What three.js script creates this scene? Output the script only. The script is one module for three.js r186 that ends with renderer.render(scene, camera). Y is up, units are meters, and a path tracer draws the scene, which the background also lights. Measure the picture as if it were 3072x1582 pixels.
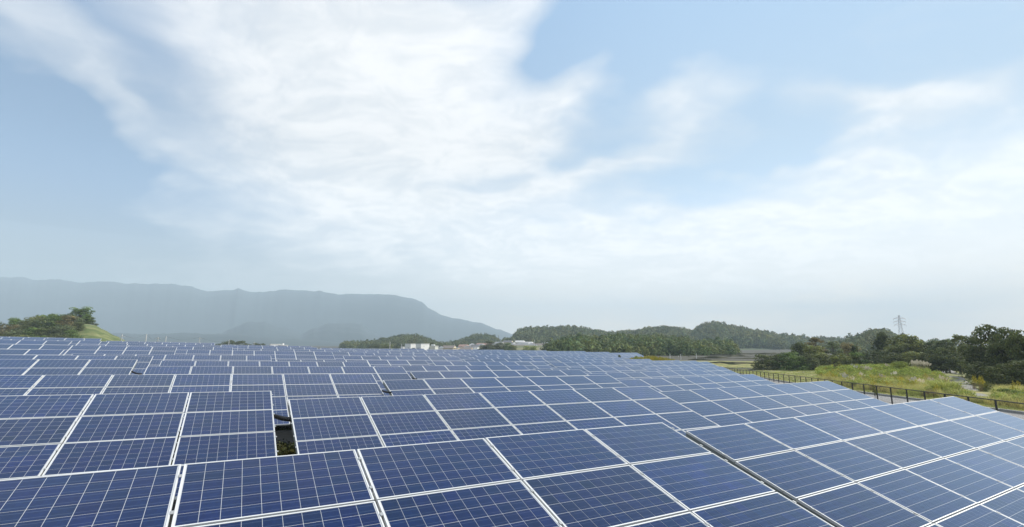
import * as THREE from 'three';
import { mergeGeometries } from 'three/addons/utils/BufferGeometryUtils.js';

// ---------- camera, sky, sun, exposure ----------
const scene = new THREE.Scene();
const PW = 3072, PH = 1582, FOC = 1446.96, PITCH = 0.16649, ROLL = 0.002317, AZ = 0.52754, EYE = 3.2;
const SUN_AZ = 74, SUN_EL = 47;            // degrees, azimuth to the right of straight ahead
const SUN_INTENSITY = 4.9, SKY_GAIN = 1.0, EXPOSURE = 1.4;
const FOG_COLOR = [0.70, 0.875, 1.0], FOG_DENSITY = 0.00036;

const camera = new THREE.PerspectiveCamera(2 * Math.atan(PH / 2 / FOC) * 180 / Math.PI, PW / PH, 0.1, 14000);
camera.position.set(0, EYE, 0);
camera.rotation.set(PITCH, 0, ROLL, 'XYZ');
camera.updateMatrixWorld(true);

const renderer = new THREE.WebGLRenderer({ antialias: true });
renderer.toneMapping = THREE.LinearToneMapping;
renderer.toneMappingExposure = EXPOSURE;
renderer.shadowMap.enabled = true;

const RAD = Math.PI / 180;
function hash2(x, y) { let h = Math.imul(x | 0, 374761393) + Math.imul(y | 0, 668265263); h = Math.imul(h ^ (h >>> 13), 1274126177); return ((h ^ (h >>> 16)) >>> 0) / 4294967296; }
function noise2(x, y) {
  const xi = Math.floor(x), yi = Math.floor(y), fx = x - xi, fy = y - yi;
  const u = fx * fx * (3 - 2 * fx), v = fy * fy * (3 - 2 * fy);
  const a = hash2(xi, yi), b = hash2(xi + 1, yi), c = hash2(xi, yi + 1), d = hash2(xi + 1, yi + 1);
  return a + (b - a) * u + (c - a) * v + (a - b - c + d) * u * v;
}
function fbm(x, y, n, gain = 0.5) { let s = 0, a = 0.5, t = 0; for (let i = 0; i < n; i++) { s += a * noise2(x, y); t += a; a *= gain; const X = x * 1.6 + y * 1.2 + 17.3; y = y * 1.6 - x * 1.2 + 9.1; x = X; } return s / t; }
const clamp = (x, a = 0, b = 1) => Math.min(b, Math.max(a, x));
const smooth = (a, b, x) => { const t = clamp((x - a) / (b - a)); return t * t * (3 - 2 * t); };
const mix = (a, b, t) => a + (b - a) * t;
const mix3 = (a, b, t) => [mix(a[0], b[0], t), mix(a[1], b[1], t), mix(a[2], b[2], t)];
function mulberry(a) { return () => { a |= 0; a = a + 0x6D2B79F5 | 0; let t = Math.imul(a ^ a >>> 15, 1 | a); t = t + Math.imul(t ^ t >>> 7, 61 | t) ^ t; return ((t ^ t >>> 14) >>> 0) / 4294967296; }; }

// sighting helpers used for laying the place out: a bearing (pixel of the survey photograph) and a depth give a point
const camMat = camera.matrixWorld.clone();
function dirOf(u, v) { return new THREE.Vector3((u - PW / 2) / FOC, -(v - PH / 2) / FOC, -1).transformDirection(camMat); }
function at(u, v, z) { const d = dirOf(u, v); return new THREE.Vector3(d.x * z / -d.z, EYE + d.y * z / -d.z, -z); }
function azel(u, v) { const d = dirOf(u, v); return [Math.atan2(d.x, -d.z) / RAD, Math.asin(d.y) / RAD]; }

const sunDir = new THREE.Vector3(Math.sin(SUN_AZ * RAD) * Math.cos(SUN_EL * RAD), Math.sin(SUN_EL * RAD), -Math.cos(SUN_AZ * RAD) * Math.cos(SUN_EL * RAD));

// clouds: bearing, elevation, half widths in degrees, turn, amount
const CLOUDS = [
  [-22, 34, 17, 7, 0.1, 0.9], [-13, 28, 12, 8, -0.35, 1.25], [-8, 25.5, 7.5, 5, -0.2, 1.1], [-24, 25, 12, 9, -0.2, 0.68], [-20, 20, 12, 6, 0, 0.7],
  [-26, 40, 17, 9, 0, 0.8], [-10, 36, 8, 5, -0.3, 0.75],
  [5, 29, 6.5, 3.4, 0.5, 1.0], [2, 24.5, 7, 3.6, 0.45, 0.85], [9, 31.5, 4, 2.2, 0.2, 0.55],
  [22.5, 28.5, 4.2, 1.5, 0.25, 0.8], [21, 24.8, 6, 1.4, 0.42, 0.5], [17, 21.8, 6, 1.3, 0.35, 0.42],
  [-12, 15.5, 14, 4.4, 0.05, 0.85], [2, 20.5, 6, 2.6, -0.25, 0.5], [5, 18.3, 13, 1.7, 0.2, 0.85], [-6, 12, 16, 4.0, 0.0, 0.55], [8, 12.5, 12, 3, 0.2, 0.5],
  [24, 12.5, 17, 4.0, 0.12, 0.95], [42, 14.2, 13, 4.6, 0.08, 1.0], [30, 7.2, 22, 3.6, 0.02, 0.55], [20, 5, 18, 3.0, 0, 0.35],
  [38, 23.0, 5, 1.6, -0.25, 0.75], [42.5, 21.8, 5, 1.3, -0.15, 0.6], [39.5, 19.3, 6, 1.1, 0.2, 0.62],
  [-46, 24.5, 5.5, 2.4, -0.75, 0.36], [-41.5, 20.2, 6, 1.6, -0.6, 0.34], [-36, 17.6, 5, 1.7, -0.5, 0.3], [-49, 27, 6, 3.5, -0.5, 0.2],
  [-1, 38.5, 6, 1.4, 0, 0.5], [28, 38, 7, 1.2, 0.2, 0.3], [-27, 5.5, 24, 2.4, 0, 0.1],
].map(([a, e, w, h, r, k]) => [a, e, w, h, Math.cos(r), Math.sin(r), k]);
const HOLES = [[4, 34, 6.5, 4.6, 0.7], [2.2, 27.5, 3.0, 1.3, 0.5], [0, 17.8 + 2.0, 4.5, 0.9, 0.6], [-3.5, 18.6, 4.5, 1.2, 0.55], [-46, 16, 7, 7, 0.5], [-44, 33, 5, 4, 0.5], [20, 34, 14, 3.2, 0.45], [32, 18.2, 12, 1.6, 0.45], [24, 15.9, 6, 0.9, 0.4]];
function skyAt(x, y, z) {
  const az = Math.atan2(x, -z) / RAD, el = Math.asin(clamp(y, -1, 1)) / RAD;
  let dA = Math.abs(az - SUN_AZ); if (dA > 180) dA = 360 - dA;
  const near = 0.5 + 0.5 * Math.cos(dA * RAD);                       // 1 towards the sun's bearing
  const e = Math.max(el, 0);
  const low = mix3([0.56, 0.645, 0.70], [1.22, 1.18, 1.12], smooth(0.15, 0.85, near));
  const mid = mix3([0.42, 0.60, 0.80], [0.57, 0.77, 0.955], smooth(0.15, 0.8, near));
  const top = mix3([0.345, 0.545, 0.85], [0.46, 0.69, 0.945], smooth(0.2, 0.85, near));
  const zen = [0.27, 0.47, 0.82];
  let c = mix3(low, mid, smooth(1, 19, e)); c = mix3(c, top, smooth(16, 40, e)); c = mix3(c, zen, smooth(40, 85, e));
const shade = smooth(0.25, 1.0, near), lowT = 1 - smooth(3, 15, e); const ll = 1 - 0.17 * (1 - shade) * (1 - smooth(8, 17, e)); c = c.map(v => v * ll); c = [c[0] * mix(0.545, 1.0, shade) * (1 + 0.14 * lowT), c[1] * mix(0.605, 0.97, shade) * (1 + 0.02 * lowT), c[2] * mix(0.70, 0.98, shade) * (1 - 0.18 * lowT)];
  if (el < -1) return c;
  const q = 1 / (Math.max(y, 0) + 0.22), px = x * q * 2.2, pz = z * q * 2.2;
  const w1 = fbm(px * 1.3 + 5, pz * 1.3, 4) - 0.5, w2 = fbm(px * 1.3 - 40, pz * 1.3 + 31, 4) - 0.5;
  const w3 = fbm(px * 3.1 + 7, pz * 3.1 + 70, 4) - 0.5, w4 = fbm(px * 3.1 - 17, pz * 3.1 - 12, 4) - 0.5, A = az + w1 * 12 + w3 * 5, E = el + w2 * 7 + w4 * 3.5;
  let d = 0;
  for (const [a, ee, w, h, cr, sr, k] of CLOUDS) {
    const X = A - a, Y = E - ee; if (Math.abs(X) > 3 * w + 3 * h || Math.abs(Y) > 3 * w) continue;
    const u = (X * cr + Y * sr) / w, v = (-X * sr + Y * cr) / h; d += k * Math.exp(-(u * u + v * v));
  }
  for (const [a, ee, w, h, k] of HOLES) { const u = (az + w1 * 9 - a) / w, v = (el + w2 * 5 - ee) / h; d -= k * Math.exp(-(u * u + v * v)); }
  // the rest of the sky carries the same kind of thin high cloud
  const away = Math.max(smooth(50, 66, Math.abs(az)), smooth(39, 50, el));
  if (away > 0) d += away * clamp(fbm(px * 0.8 + 90, pz * 0.8 - 20, 4) * 2.6 - 0.75, 0, 1.3) * smooth(0, 8, el + 3);
  const det = fbm(px * 2.6 + w1 * 2, pz * 4.0 + w2 * 2, 7, 0.62), fine = fbm(px * 7 + w1 * 6 + 3, pz * 11 + w2 * 6, 6, 0.66);
  d *= 0.56 + 0.78 * det + 0.28 * (fine - 0.5); d += 0.09 * smooth(0.3, 0.7, det);
  const t = 1 - Math.exp(-1.5 * Math.max(0, d - 0.04));
  const lump = smooth(0.33, 0.66, 0.6 * det + 0.4 * fine);
  const white = mix3([0.945, 0.975, 1.0], [1.14, 1.14, 1.14], lump * smooth(0.2, 0.85, t)).map((v, i) => v * mix([0.87, 0.86, 0.84][i], 1, smooth(5, 30, el)) * mix(0.93, 1, shade) * (1 - 0.06 * (1 - smooth(8, 17, el))));
  return mix3(c, white, clamp(t * 1.04) * 0.97);
}
{
  const w = 2560, h = 1280, data = new Float32Array(w * h * 4);
  for (let j = 0; j < h; j++) {
    const el = ((j + 0.5) / h - 0.5) * Math.PI, cy = Math.cos(el), sy = Math.sin(el);
    for (let i = 0; i < w; i++) {
      const k = (j * w + i) * 4, a = ((i + 0.5) / w - 0.5) * 2 * Math.PI;
      const c = sy < -0.03 ? [0.42, 0.47, 0.5] : skyAt(cy * Math.cos(a), sy, cy * Math.sin(a));
      const G = SKY_GAIN * mix(1.38, 0.74, smooth(-0.02, 0.42, sy)); data[k] = c[0] * G; data[k + 1] = c[1] * G; data[k + 2] = c[2] * G; data[k + 3] = 1;
    }
  }
  const sky = new THREE.DataTexture(data, w, h, THREE.RGBAFormat, THREE.FloatType);
  sky.mapping = THREE.EquirectangularReflectionMapping; sky.magFilter = THREE.LinearFilter; sky.minFilter = THREE.LinearFilter; sky.needsUpdate = true;
  scene.background = sky; scene.environment = sky;
}
const sun = new THREE.DirectionalLight(new THREE.Color().setRGB(1, 0.955, 0.88), SUN_INTENSITY);
sun.position.copy(sunDir).multiplyScalar(300); sun.castShadow = true; sun.shadow.mapSize.set(4096, 4096); sun.shadow.radius = 1.5;
Object.assign(sun.shadow.camera, { left: -160, right: 160, top: 160, bottom: -160, near: 1, far: 800 });
scene.add(sun, sun.target);
scene.fog = new THREE.FogExp2(new THREE.Color().setRGB(...FOG_COLOR), FOG_DENSITY);

// ---------- helpers ----------
const used = {};
function numbered(name) { const n = used[name] = (used[name] ?? -1) + 1; return n ? `${name}_${String(n).padStart(3, '0')}` : name; }
function tag(o, label, category, group, kind) { if (label) o.userData.label = label; if (category) o.userData.category = category; if (group) o.userData.group = group; if (kind) o.userData.kind = kind; return o; }
function mesh(name, geo, mat, parent = scene) {
  const m = new THREE.Mesh(geo, mat); m.name = parent === scene ? numbered(name) : name; m.castShadow = m.receiveShadow = true; parent.add(m); return m;
}
function thing(name, label, category, group) { const o = new THREE.Group(); o.name = numbered(name); scene.add(o); return tag(o, label, category, group); }
function copyOf(o, name, label) { const c = o.clone(); c.name = numbered(name); c.userData = { ...o.userData }; if (label) c.userData.label = label; scene.add(c); return c; }
const M4 = (x, y, z, rx = 0, ry = 0, rz = 0, sx = 1, sy = sx, sz = sx) => new THREE.Matrix4().compose(new THREE.Vector3(x, y, z), new THREE.Quaternion().setFromEuler(new THREE.Euler(rx, ry, rz)), new THREE.Vector3(sx, sy, sz));
function box(w, h, d, x = 0, y = 0, z = 0) { const g = new THREE.BoxGeometry(w, h, d); g.translate(x, y, z); return g; }
function strip(g) { const o = g.index ? g.toNonIndexed() : g; for (const k of Object.keys(o.attributes)) if (!['position', 'normal', 'uv'].includes(k)) o.deleteAttribute(k); return o; }
const merge = a => mergeGeometries(a.map(strip));
function bar(a, b, r, n = 6, r2 = r) { const d = new THREE.Vector3().subVectors(b, a), g = new THREE.CylinderGeometry(r2, r, d.length(), n, 1); g.translate(0, d.length() / 2, 0); g.applyQuaternion(new THREE.Quaternion().setFromUnitVectors(new THREE.Vector3(0, 1, 0), d.normalize())); g.translate(a.x, a.y, a.z); return g; }
const V = (x, y, z) => new THREE.Vector3(x, y, z);
const lin = (r, g, b) => new THREE.Color().setRGB(r, g, b);
const std = (r, g, b, o = {}) => new THREE.MeshStandardMaterial({ color: lin(r, g, b), roughness: 0.85, ...o });
function texture(w, h, f, srgb = false) {
  const d = new Uint8Array(w * h * 4);
  for (let j = 0; j < h; j++) for (let i = 0; i < w; i++) { const c = f(i, j), k = (j * w + i) * 4; d[k] = clamp(c[0]) * 255; d[k + 1] = clamp(c[1]) * 255; d[k + 2] = clamp(c[2]) * 255; d[k + 3] = 255 * (c[3] ?? 1); }
  const t = new THREE.DataTexture(d, w, h); t.wrapS = t.wrapT = THREE.RepeatWrapping; t.magFilter = THREE.LinearFilter; t.minFilter = THREE.LinearMipmapLinearFilter; t.generateMipmaps = true;
  if (srgb) t.colorSpace = THREE.SRGBColorSpace; t.needsUpdate = true; return t;
}
function tnoise(i, j, n, period, oct) { let s = 0, a = 0.5, t = 0, p = period; for (let o = 0; o < oct; o++) { const x = i / n * p, y = j / n * p, xi = Math.floor(x), yi = Math.floor(y), fx = x - xi, fy = y - yi, u = fx * fx * (3 - 2 * fx), v = fy * fy * (3 - 2 * fy), h = (X, Y) => hash2(((X % p) + p) % p + o * 131, ((Y % p) + p) % p + o * 57); const A = h(xi, yi), B = h(xi + 1, yi), C = h(xi, yi + 1), D = h(xi + 1, yi + 1); s += a * (A + (B - A) * u + (C - A) * v + (A - B - C + D) * u * v); t += a; a *= 0.5; p *= 2; } return s / t; }
const sRGB = (c) => c <= 0.0031308 ? 12.92 * c : 1.055 * Math.pow(c, 1 / 2.4) - 0.055;

// ---------- lie of the land ----------
const CA = Math.cos(AZ), SA = Math.sin(AZ);
const toSD = (x, z) => [x * CA - z * SA, -(x * SA + z * CA)];
const fromSD = (s, d, y = 0) => V(s * CA - d * SA, y, -s * SA - d * CA);
function tableTop(s, d) {                  // height of a table's upper edge, relative to the eye
  const b = s < 20 ? -1.11 - 0.04 * s : -1.91 - 0.018 * (s - 20);
  const w = mix(mix(1, 0.12, smooth(34, 56, s)), 1, smooth(62, 86, d));
  return b + 0.0150 * Math.max(0, d - 22) * w + (s < 4 ? 0.002 * Math.max(0, d - 22) : 0);
}
const FENCE = [[21.4, -14.5, -3.6], [23.85, -24.55, -3.78], [28.5, -44, -4.22], [31.64, -54.68, -4.5], [38.16, -83.97, -5.15], [42.5, -103, -5.4]];
function poly(t, P, c) { let i = 0; while (i < P.length - 2 && t < P[i + 1][1]) i++; const a = P[i], b = P[i + 1]; return mix(a[c], b[c], (t - a[1]) / (b[1] - a[1])); }
const fenceX = z => poly(z, FENCE, 0), fenceY = z => poly(clamp(z, -110, -10), FENCE, 2);
function ground(x, z) {                    // absolute height
  let [s, d] = toSD(x, z);
  let y = tableTop(clamp(s, -45, 75), clamp(d, 0, 100)) - 2.05 - (s < 20 ? 0.12 : 0.02);
  const edge = x - fenceX(clamp(z, -110, -5));
  const right = smooth(-5, -0.5, edge) * smooth(-118, -100, z);
  y = mix(y, fenceY(z) + clamp(edge - 6, 0, 30) * 0.004, right);
  const m = (x - 57) / 15, n = (z + 78) / 13; y += 1.05 * Math.exp(-m * m - n * n) * right;
  y += (fbm(x * 0.15, z * 0.15, 3) - 0.5) * 0.5 * smooth(6, 10, edge) * right;
  const far = Math.max(smooth(104, 150, d), smooth(-60, -130, s), smooth(-110, -150, z) * smooth(90, 125, s + d * 0.4));
  y = mix(y, -4.3 + (fbm(x * 0.01, z * 0.01, 3) - 0.5) * 1.5, far);
  return y + EYE;
}
// ---------- ground sheet ----------
const soilTex = texture(512, 512, (i, j) => { const n = tnoise(i, j, 512, 6, 6), m = tnoise(i + 91, j, 512, 40, 3), g = clamp((n - 0.42) * 3.2); const c = mix3([0.05, 0.043, 0.033], [0.035, 0.048, 0.018], g).map(v => sRGB(v * (0.6 + 0.8 * m))); return c; }, true);
const grassTex = texture(512, 512, (i, j) => { const n = tnoise(i, j, 512, 5, 6), m = tnoise(i, j + 77, 512, 64, 3); return mix3([0.07, 0.085, 0.026], [0.165, 0.148, 0.07], clamp((n - 0.33) * 2.5)).map(v => sRGB(v * (0.55 + 0.9 * m))); }, true);
const bumpTex = texture(256, 256, (i, j) => { const n = tnoise(i, j, 256, 24, 4); return [n, n, n]; });
function sheet(nx, nz, X, Z, yf, uvs) {
  const p = [], uv = [], ix = [];
  for (let j = 0; j <= nz; j++) for (let i = 0; i <= nx; i++) { const x = X(i / nx, j / nz), z = Z(i / nx, j / nz); p.push(x, yf(x, z), z); uv.push(x / uvs, -z / uvs); }
  for (let j = 0; j < nz; j++) for (let i = 0; i < nx; i++) { const a = j * (nx + 1) + i, b = a + 1, c = a + nx + 1, d = c + 1; ix.push(a, b, c, b, d, c); }
  const g = new THREE.BufferGeometry(); g.setAttribute('position', new THREE.Float32BufferAttribute(p, 3)); g.setAttribute('uv', new THREE.Float32BufferAttribute(uv, 2)); g.setIndex(ix); g.computeVertexNormals();
  const n = g.attributes.normal; if (n.getY(Math.floor(n.count / 2)) < 0) { for (let k = 0; k < ix.length; k += 3) { const t = ix[k]; ix[k] = ix[k + 1]; ix[k + 1] = t; } g.setIndex(ix); g.computeVertexNormals(); }
  return g;
}
{
  const cx = t => { const q = t * 2 - 1; return 30 + 70 * q + 4000 * Math.pow(Math.abs(q), 5) * Math.sign(q); };
  const cz = (_, t) => 20 - 150 * t - 5200 * Math.pow(t, 6);
  const g = sheet(230, 200, cx, cz, ground, 4.5);
  tag(mesh('ground', g, new THREE.MeshStandardMaterial({ map: soilTex, roughness: 1, bumpMap: bumpTex, bumpScale: 0.05 })), 'dark soil with weeds beneath the rows of solar tables', null, null, 'structure');
}

// ---------- solar tables ----------
const CP = 1.675, RP = 1.012, TILT = 0.32481, COLS = 7, ROWS = 4, HT = 2.05, HW = (ROWS * RP - 0.022) * Math.cos(TILT) / 2;
const ML = 1.65, MW = 0.99, LIP = 0.015;
const alum = new THREE.MeshStandardMaterial({ color: lin(0.54, 0.55, 0.55), roughness: 0.5, metalness: 0.1 });
const alumSide = new THREE.MeshStandardMaterial({ color: lin(0.42, 0.44, 0.45), roughness: 0.5, metalness: 0.4 });
const steel = new THREE.MeshStandardMaterial({ color: lin(0.45, 0.47, 0.48), roughness: 0.5, metalness: 0.6 });
const endMat = new THREE.MeshStandardMaterial({ color: lin(0.2, 0.22, 0.215), roughness: 0.6, metalness: 0.2 });
const concreteTex = texture(256, 256, (i, j) => { const n = tnoise(i, j, 256, 5, 5), m = tnoise(i, j, 256, 60, 2); return [1, 0.985, 0.95].map(v => sRGB(v * (0.13 + 0.16 * n + 0.06 * m))); }, true);
const concrete = new THREE.MeshStandardMaterial({ map: concreteTex, roughness: 0.95, bumpMap: bumpTex, bumpScale: 0.01 });
// one tile of the atlas is one cell: crystal grain, fine fingers, two bus bars
const cellTex = texture(1024, 1024, (i, j) => {
  const ci = i >> 7, cj = j >> 7, x = (i & 127) / 128, y = (j & 127) / 128;
  let best = 9, id = 0; const gx = x * 7, gy = y * 7;
  for (let b = -1; b <= 1; b++) for (let a = -1; a <= 1; a++) { const X = Math.floor(gx) + a, Y = Math.floor(gy) + b, h1 = hash2(X + ci * 31, Y + cj * 47), h2 = hash2(X + ci * 31 + 900, Y + cj * 47 + 300); const q = (X + h1 - gx) ** 2 + (Y + h2 - gy) ** 2; if (q < best) { best = q; id = hash2(X * 7 + ci * 5 + 11, Y * 3 + cj * 17 + 5); } }
  const g = 0.84 + 0.32 * id, tone = 0.9 + 0.2 * hash2(ci * 13 + 3, cj * 29 + 7), sh = hash2(ci + 50, cj + 80);
  let c = [0.0012 + 0.0008 * sh, 0.0075 + 0.0018 * (1 - sh), 0.047 + 0.008 * sh].map(v => v * g * tone);
  for (const q of [0.25, 0.75]) if (Math.abs(y - q) < 0.008) c = [0.05, 0.07, 0.12];
  return c.map(sRGB);
}, true);
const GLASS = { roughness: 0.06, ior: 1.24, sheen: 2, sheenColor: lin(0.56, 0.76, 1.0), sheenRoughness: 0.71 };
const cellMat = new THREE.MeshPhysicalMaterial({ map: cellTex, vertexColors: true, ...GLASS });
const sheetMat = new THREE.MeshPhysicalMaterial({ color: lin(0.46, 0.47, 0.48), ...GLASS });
const rnd = mulberry(7);
function paint(g, r, gg, b) { const n = g.attributes.position.count, c = new Float32Array(n * 3); for (let i = 0; i < n; i++) { c[3 * i] = r; c[3 * i + 1] = gg; c[3 * i + 2] = b; } g.setAttribute('color', new THREE.BufferAttribute(c, 3)); return g; }
function cellGeo(flat) {
  const S = 0.1556, T = 0.1546;
  const g = flat ? new THREE.PlaneGeometry(S, T).rotateX(-Math.PI / 2).translate(0, -0.003, 0).toNonIndexed() : new THREE.BoxGeometry(S, 0.0012, T).translate(0, -0.0036, 0).toNonIndexed();
  const ci = Math.floor(rnd() * 8), cj = Math.floor(rnd() * 8), uv = g.attributes.uv;
  for (let i = 0; i < uv.count; i++) uv.setXY(i, (ci + 0.02 + 0.96 * uv.getX(i)) / 8, (cj + 0.02 + 0.96 * uv.getY(i)) / 8);
  const t = setTone * (0.84 + 0.32 * rnd()), p = rnd(); return paint(g, t * (0.95 + 0.2 * p), t * (1.04 - 0.08 * p), t * (0.97 + 0.06 * p));
}
const PITCHC = 0.16, cellX = i => (i - 4.5) * PITCHC, cellZ = j => (j - 2.5) * PITCHC;
const frameGeo = merge([box(ML, 0.04, LIP, 0, -0.02, -MW / 2 + LIP / 2), box(ML, 0.04, LIP, 0, -0.02, MW / 2 - LIP / 2), box(LIP, 0.04, MW - 2 * LIP, -ML / 2 + LIP / 2, -0.02, 0), box(LIP, 0.04, MW - 2 * LIP, ML / 2 - LIP / 2, -0.02, 0)]);
const backGeo = merge([new THREE.PlaneGeometry(ML - 2 * LIP, MW - 2 * LIP).rotateX(-Math.PI / 2).translate(0, -0.0046, 0)]);
let setTone = 1;
const cellSets = [0.82, 1.15, 0.97, 1.05, 0.9, 1.25].map(v => { setTone = v; const a = []; for (let i = 0; i < 10; i++) for (let j = 0; j < 6; j++) a.push(cellGeo(true).translate(cellX(i), 0, cellZ(j))); return mergeGeometries(a); });
setTone = 1;
const singleCells = Array.from({ length: 24 }, () => cellGeo(false));
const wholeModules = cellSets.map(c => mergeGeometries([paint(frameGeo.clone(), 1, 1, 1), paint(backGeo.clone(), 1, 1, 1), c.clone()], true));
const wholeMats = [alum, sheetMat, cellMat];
// framework under the modules, shared by every table
const slope = (x, q, drop = 0) => V(x, HT - q * Math.sin(TILT) - drop * Math.cos(TILT), -HW + q * Math.cos(TILT) - drop * Math.sin(TILT));
const SLEN = ROWS * RP, TW = COLS * CP;
const purlins = [0.5, 1.52, 2.53, 3.55].map(q => { const p = slope(0, q, 0.075); return box(TW - 0.1, 0.06, 0.05).applyMatrix4(M4(p.x, p.y, p.z, TILT)); });
const POSTS = [-4.7, -1.55, 1.55, 4.7];
const rafterGeo = x => { const p = slope(x, SLEN / 2, 0.155); return box(0.07, 0.09, SLEN - 0.3).applyMatrix4(M4(p.x, p.y, p.z, TILT)); };
const postGeo = (x, q) => { const p = slope(x, q, 0.2); return box(0.08, p.y + 0.1, 0.08, p.x, (p.y + 0.1) / 2 - 0.1, p.z); };
const footGeo = q => { const p = slope(0, q, 0.2); return box(TW - 0.5, 1.1, 0.42, 0, -0.10, p.z); };
const rafters = POSTS.map(rafterGeo), backPosts = POSTS.map(x => postGeo(x, 0.7)), frontPosts = POSTS.map(x => postGeo(x, 3.35)), feet = [footGeo(0.7), footGeo(3.35)];
const under = merge([...purlins, ...rafters]);

function makeTable(level, cellModules) {
  const t = new THREE.Group();
  for (let j = 0; j < ROWS; j++) for (let i = 0; i < COLS; i++) {
    const p = slope((i - 3) * CP, (j + 0.5) * RP - 0.011), k = Math.floor(rnd() * 6);
    let m;
    if (level === 2) { m = new THREE.Mesh(wholeModules[k], wholeMats); m.castShadow = m.receiveShadow = true; m.name = 'solar_module'; t.add(m); }
    else {
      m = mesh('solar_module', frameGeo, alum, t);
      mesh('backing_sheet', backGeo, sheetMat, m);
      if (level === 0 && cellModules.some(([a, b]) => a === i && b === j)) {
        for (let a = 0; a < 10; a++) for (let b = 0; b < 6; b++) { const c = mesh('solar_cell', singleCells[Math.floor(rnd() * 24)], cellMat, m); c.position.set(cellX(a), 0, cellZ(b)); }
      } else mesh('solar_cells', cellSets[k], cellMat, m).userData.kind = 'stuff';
    }
    m.position.copy(p); m.rotation.x = TILT; if (rnd() < 0.5) { m.rotation.set(-TILT, Math.PI, 0, 'YXZ'); }
    m.rotation.x += (rnd() - 0.5) * 0.008; m.rotation.z += (rnd() - 0.5) * 0.005; m.position.y += (rnd() - 0.5) * 0.006;
  }
  if (level < 2) {
    for (const g of purlins) mesh('purlin', g, steel, t);
    for (const g of rafters) mesh('rafter', g, steel, t);
    for (const g of [...backPosts, ...frontPosts]) mesh('post', g, steel, t);
  } else mesh('support_frame', under, steel, t);
  if (level < 2) mesh('module_clamps', clampGeo, clampMat, t).userData.kind = 'stuff';
  if (level < 2) for (const g of endRails) mesh('end_rail', g, endMat, t);
  for (const g of feet) mesh('concrete_footing', g, concrete, t);
  return t;
}
const endRails = [-1, 1].map(k => { const p = slope(k * (TW / 2 - 0.05), SLEN / 2 - 0.011, 0.105); return box(0.05, 0.125, SLEN - 0.03).applyMatrix4(M4(p.x, p.y, p.z, TILT)); });
const clampMat = std(0.30, 0.31, 0.31, { roughness: 0.5, metalness: 0.2 });
const clampGeo = (() => { const a = []; for (let i = 0; i <= COLS; i++) for (let j = 0; j < ROWS; j++) for (const f of [0.22, 0.78]) { const p = slope((i - COLS / 2) * CP, (j + f) * RP, -0.004); a.push(box(0.03, 0.006, 0.045).applyMatrix4(M4(p.x, p.y, p.z, TILT))); } return merge(a); })();
const TL = V(-TW / 2, HT, -HW);
function placeTable(t, s, d, y, g, dt) {
  t.rotation.set(dt, AZ, g, 'YXZ');
  t.position.copy(fromSD(s, d, y + EYE).sub(TL.clone().applyEuler(t.rotation)));
}
const SURVEY = { // row: [left end, distance, height of upper edge, fall along the row, extra tilt]
  1: [[-5.30, 5.99, -1.095, -0.0156, -0.012], [7.22, 6.21, -1.52, 0.0018, 0.0014]],
  2: [[-10.68, 13.39, -0.84, -0.0243, 0.0103], [1.35, 12.80, -1.29, -0.0140, -0.0066], [14.01, 13.21, -1.72, -0.0005, 0.0022]],
  3: [[-18.6, 20.9, -0.45, -0.0235, 0], [-6.46, 20.41, -0.92, -0.0235, 0], [5.45, 19.49, -1.40, -0.0128, 0], [17.92, 19.78, -1.84, -0.0009, 0]],
  4: [[-15.18, 28.02, -0.50, -0.0191, 0], [-3.0, 27.25, -0.99, -0.0224, 0], [8.81, 26.2, -1.49, -0.0132, 0.003], [21.49, 26.7, -1.96, -0.0019, 0]],
  5: [[-15.36, 35.26, -0.48, -0.0198, 0], [-3.18, 34.53, -0.96, -0.0219, 0], [8.63, 33.08, -1.43, -0.0156, 0], [21.8, 33.9, -1.94, -0.002, 0], [34.78, 34.56, -2.33, 0.0011, 0]],
  6: [[-20.89, 42.52, -0.27, -0.0106, 0], [-8.69, 42.25, -0.66, -0.0212, 0], [3.31, 40.77, -1.17, -0.0167, 0], [15.6, 40.6, null], [28.0, 40.6, null], [40.1, 40.6, null]],
};
const ENDS = { 7: 58, 8: 62.5, 9: 63, 10: 60, 11: 60, 12: 60, 13: 87.3, 14: 84.2, 15: 82, 16: 70 };
for (let r = 7; r <= 16; r++) {
  const row = SURVEY[r] = []; const jig = [0, 0.4, 0, 0, 0, 0.6, 0.3, 0.1, 0.5, 0.2, 0.7, 0.4, 0, 0, 0.3, 0.6][r - 1];
  for (let s = ENDS[r] - TW; s > -46; s -= TW + 0.45 + 0.35 * rnd()) {
    const d = s < 1 ? 13.39 + 7.27 * (r - 2) : 6.15 + 6.88 * (r - 1), lim = mix(80, 96, smooth(-6, 24, s)) + 12 * smooth(30, 45, s) * smooth(84, 78, s) ;
    if (r < 13 && d > lim) continue; if (r >= 13 && (d > lim || s < 10)) continue;
    if ((s + TW) / d < -0.36) continue;
    row.unshift([s, d, null]);
  }
}
const ORD = ['', 'first', 'second', 'third', 'fourth', 'fifth', 'sixth', 'seventh', 'eighth', 'ninth', 'tenth', 'eleventh', 'twelfth', 'thirteenth', 'fourteenth', 'fifteenth', 'sixteenth'];
const NEAR_CELLS = { '1,0': [[2, 0], [3, 0], [4, 0], [5, 0], [3, 1]], '1,1': [[0, 0], [0, 1], [1, 1], [1, 2], [2, 2]], '2,0': [[5, 0], [5, 1], [5, 2], [6, 1], [6, 2]], '2,1': [[0, 0], [0, 1], [0, 2], [1, 0], [1, 1]], '2,2': [[0, 1], [1, 1], [1, 2], [2, 2], [3, 2]] };
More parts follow.
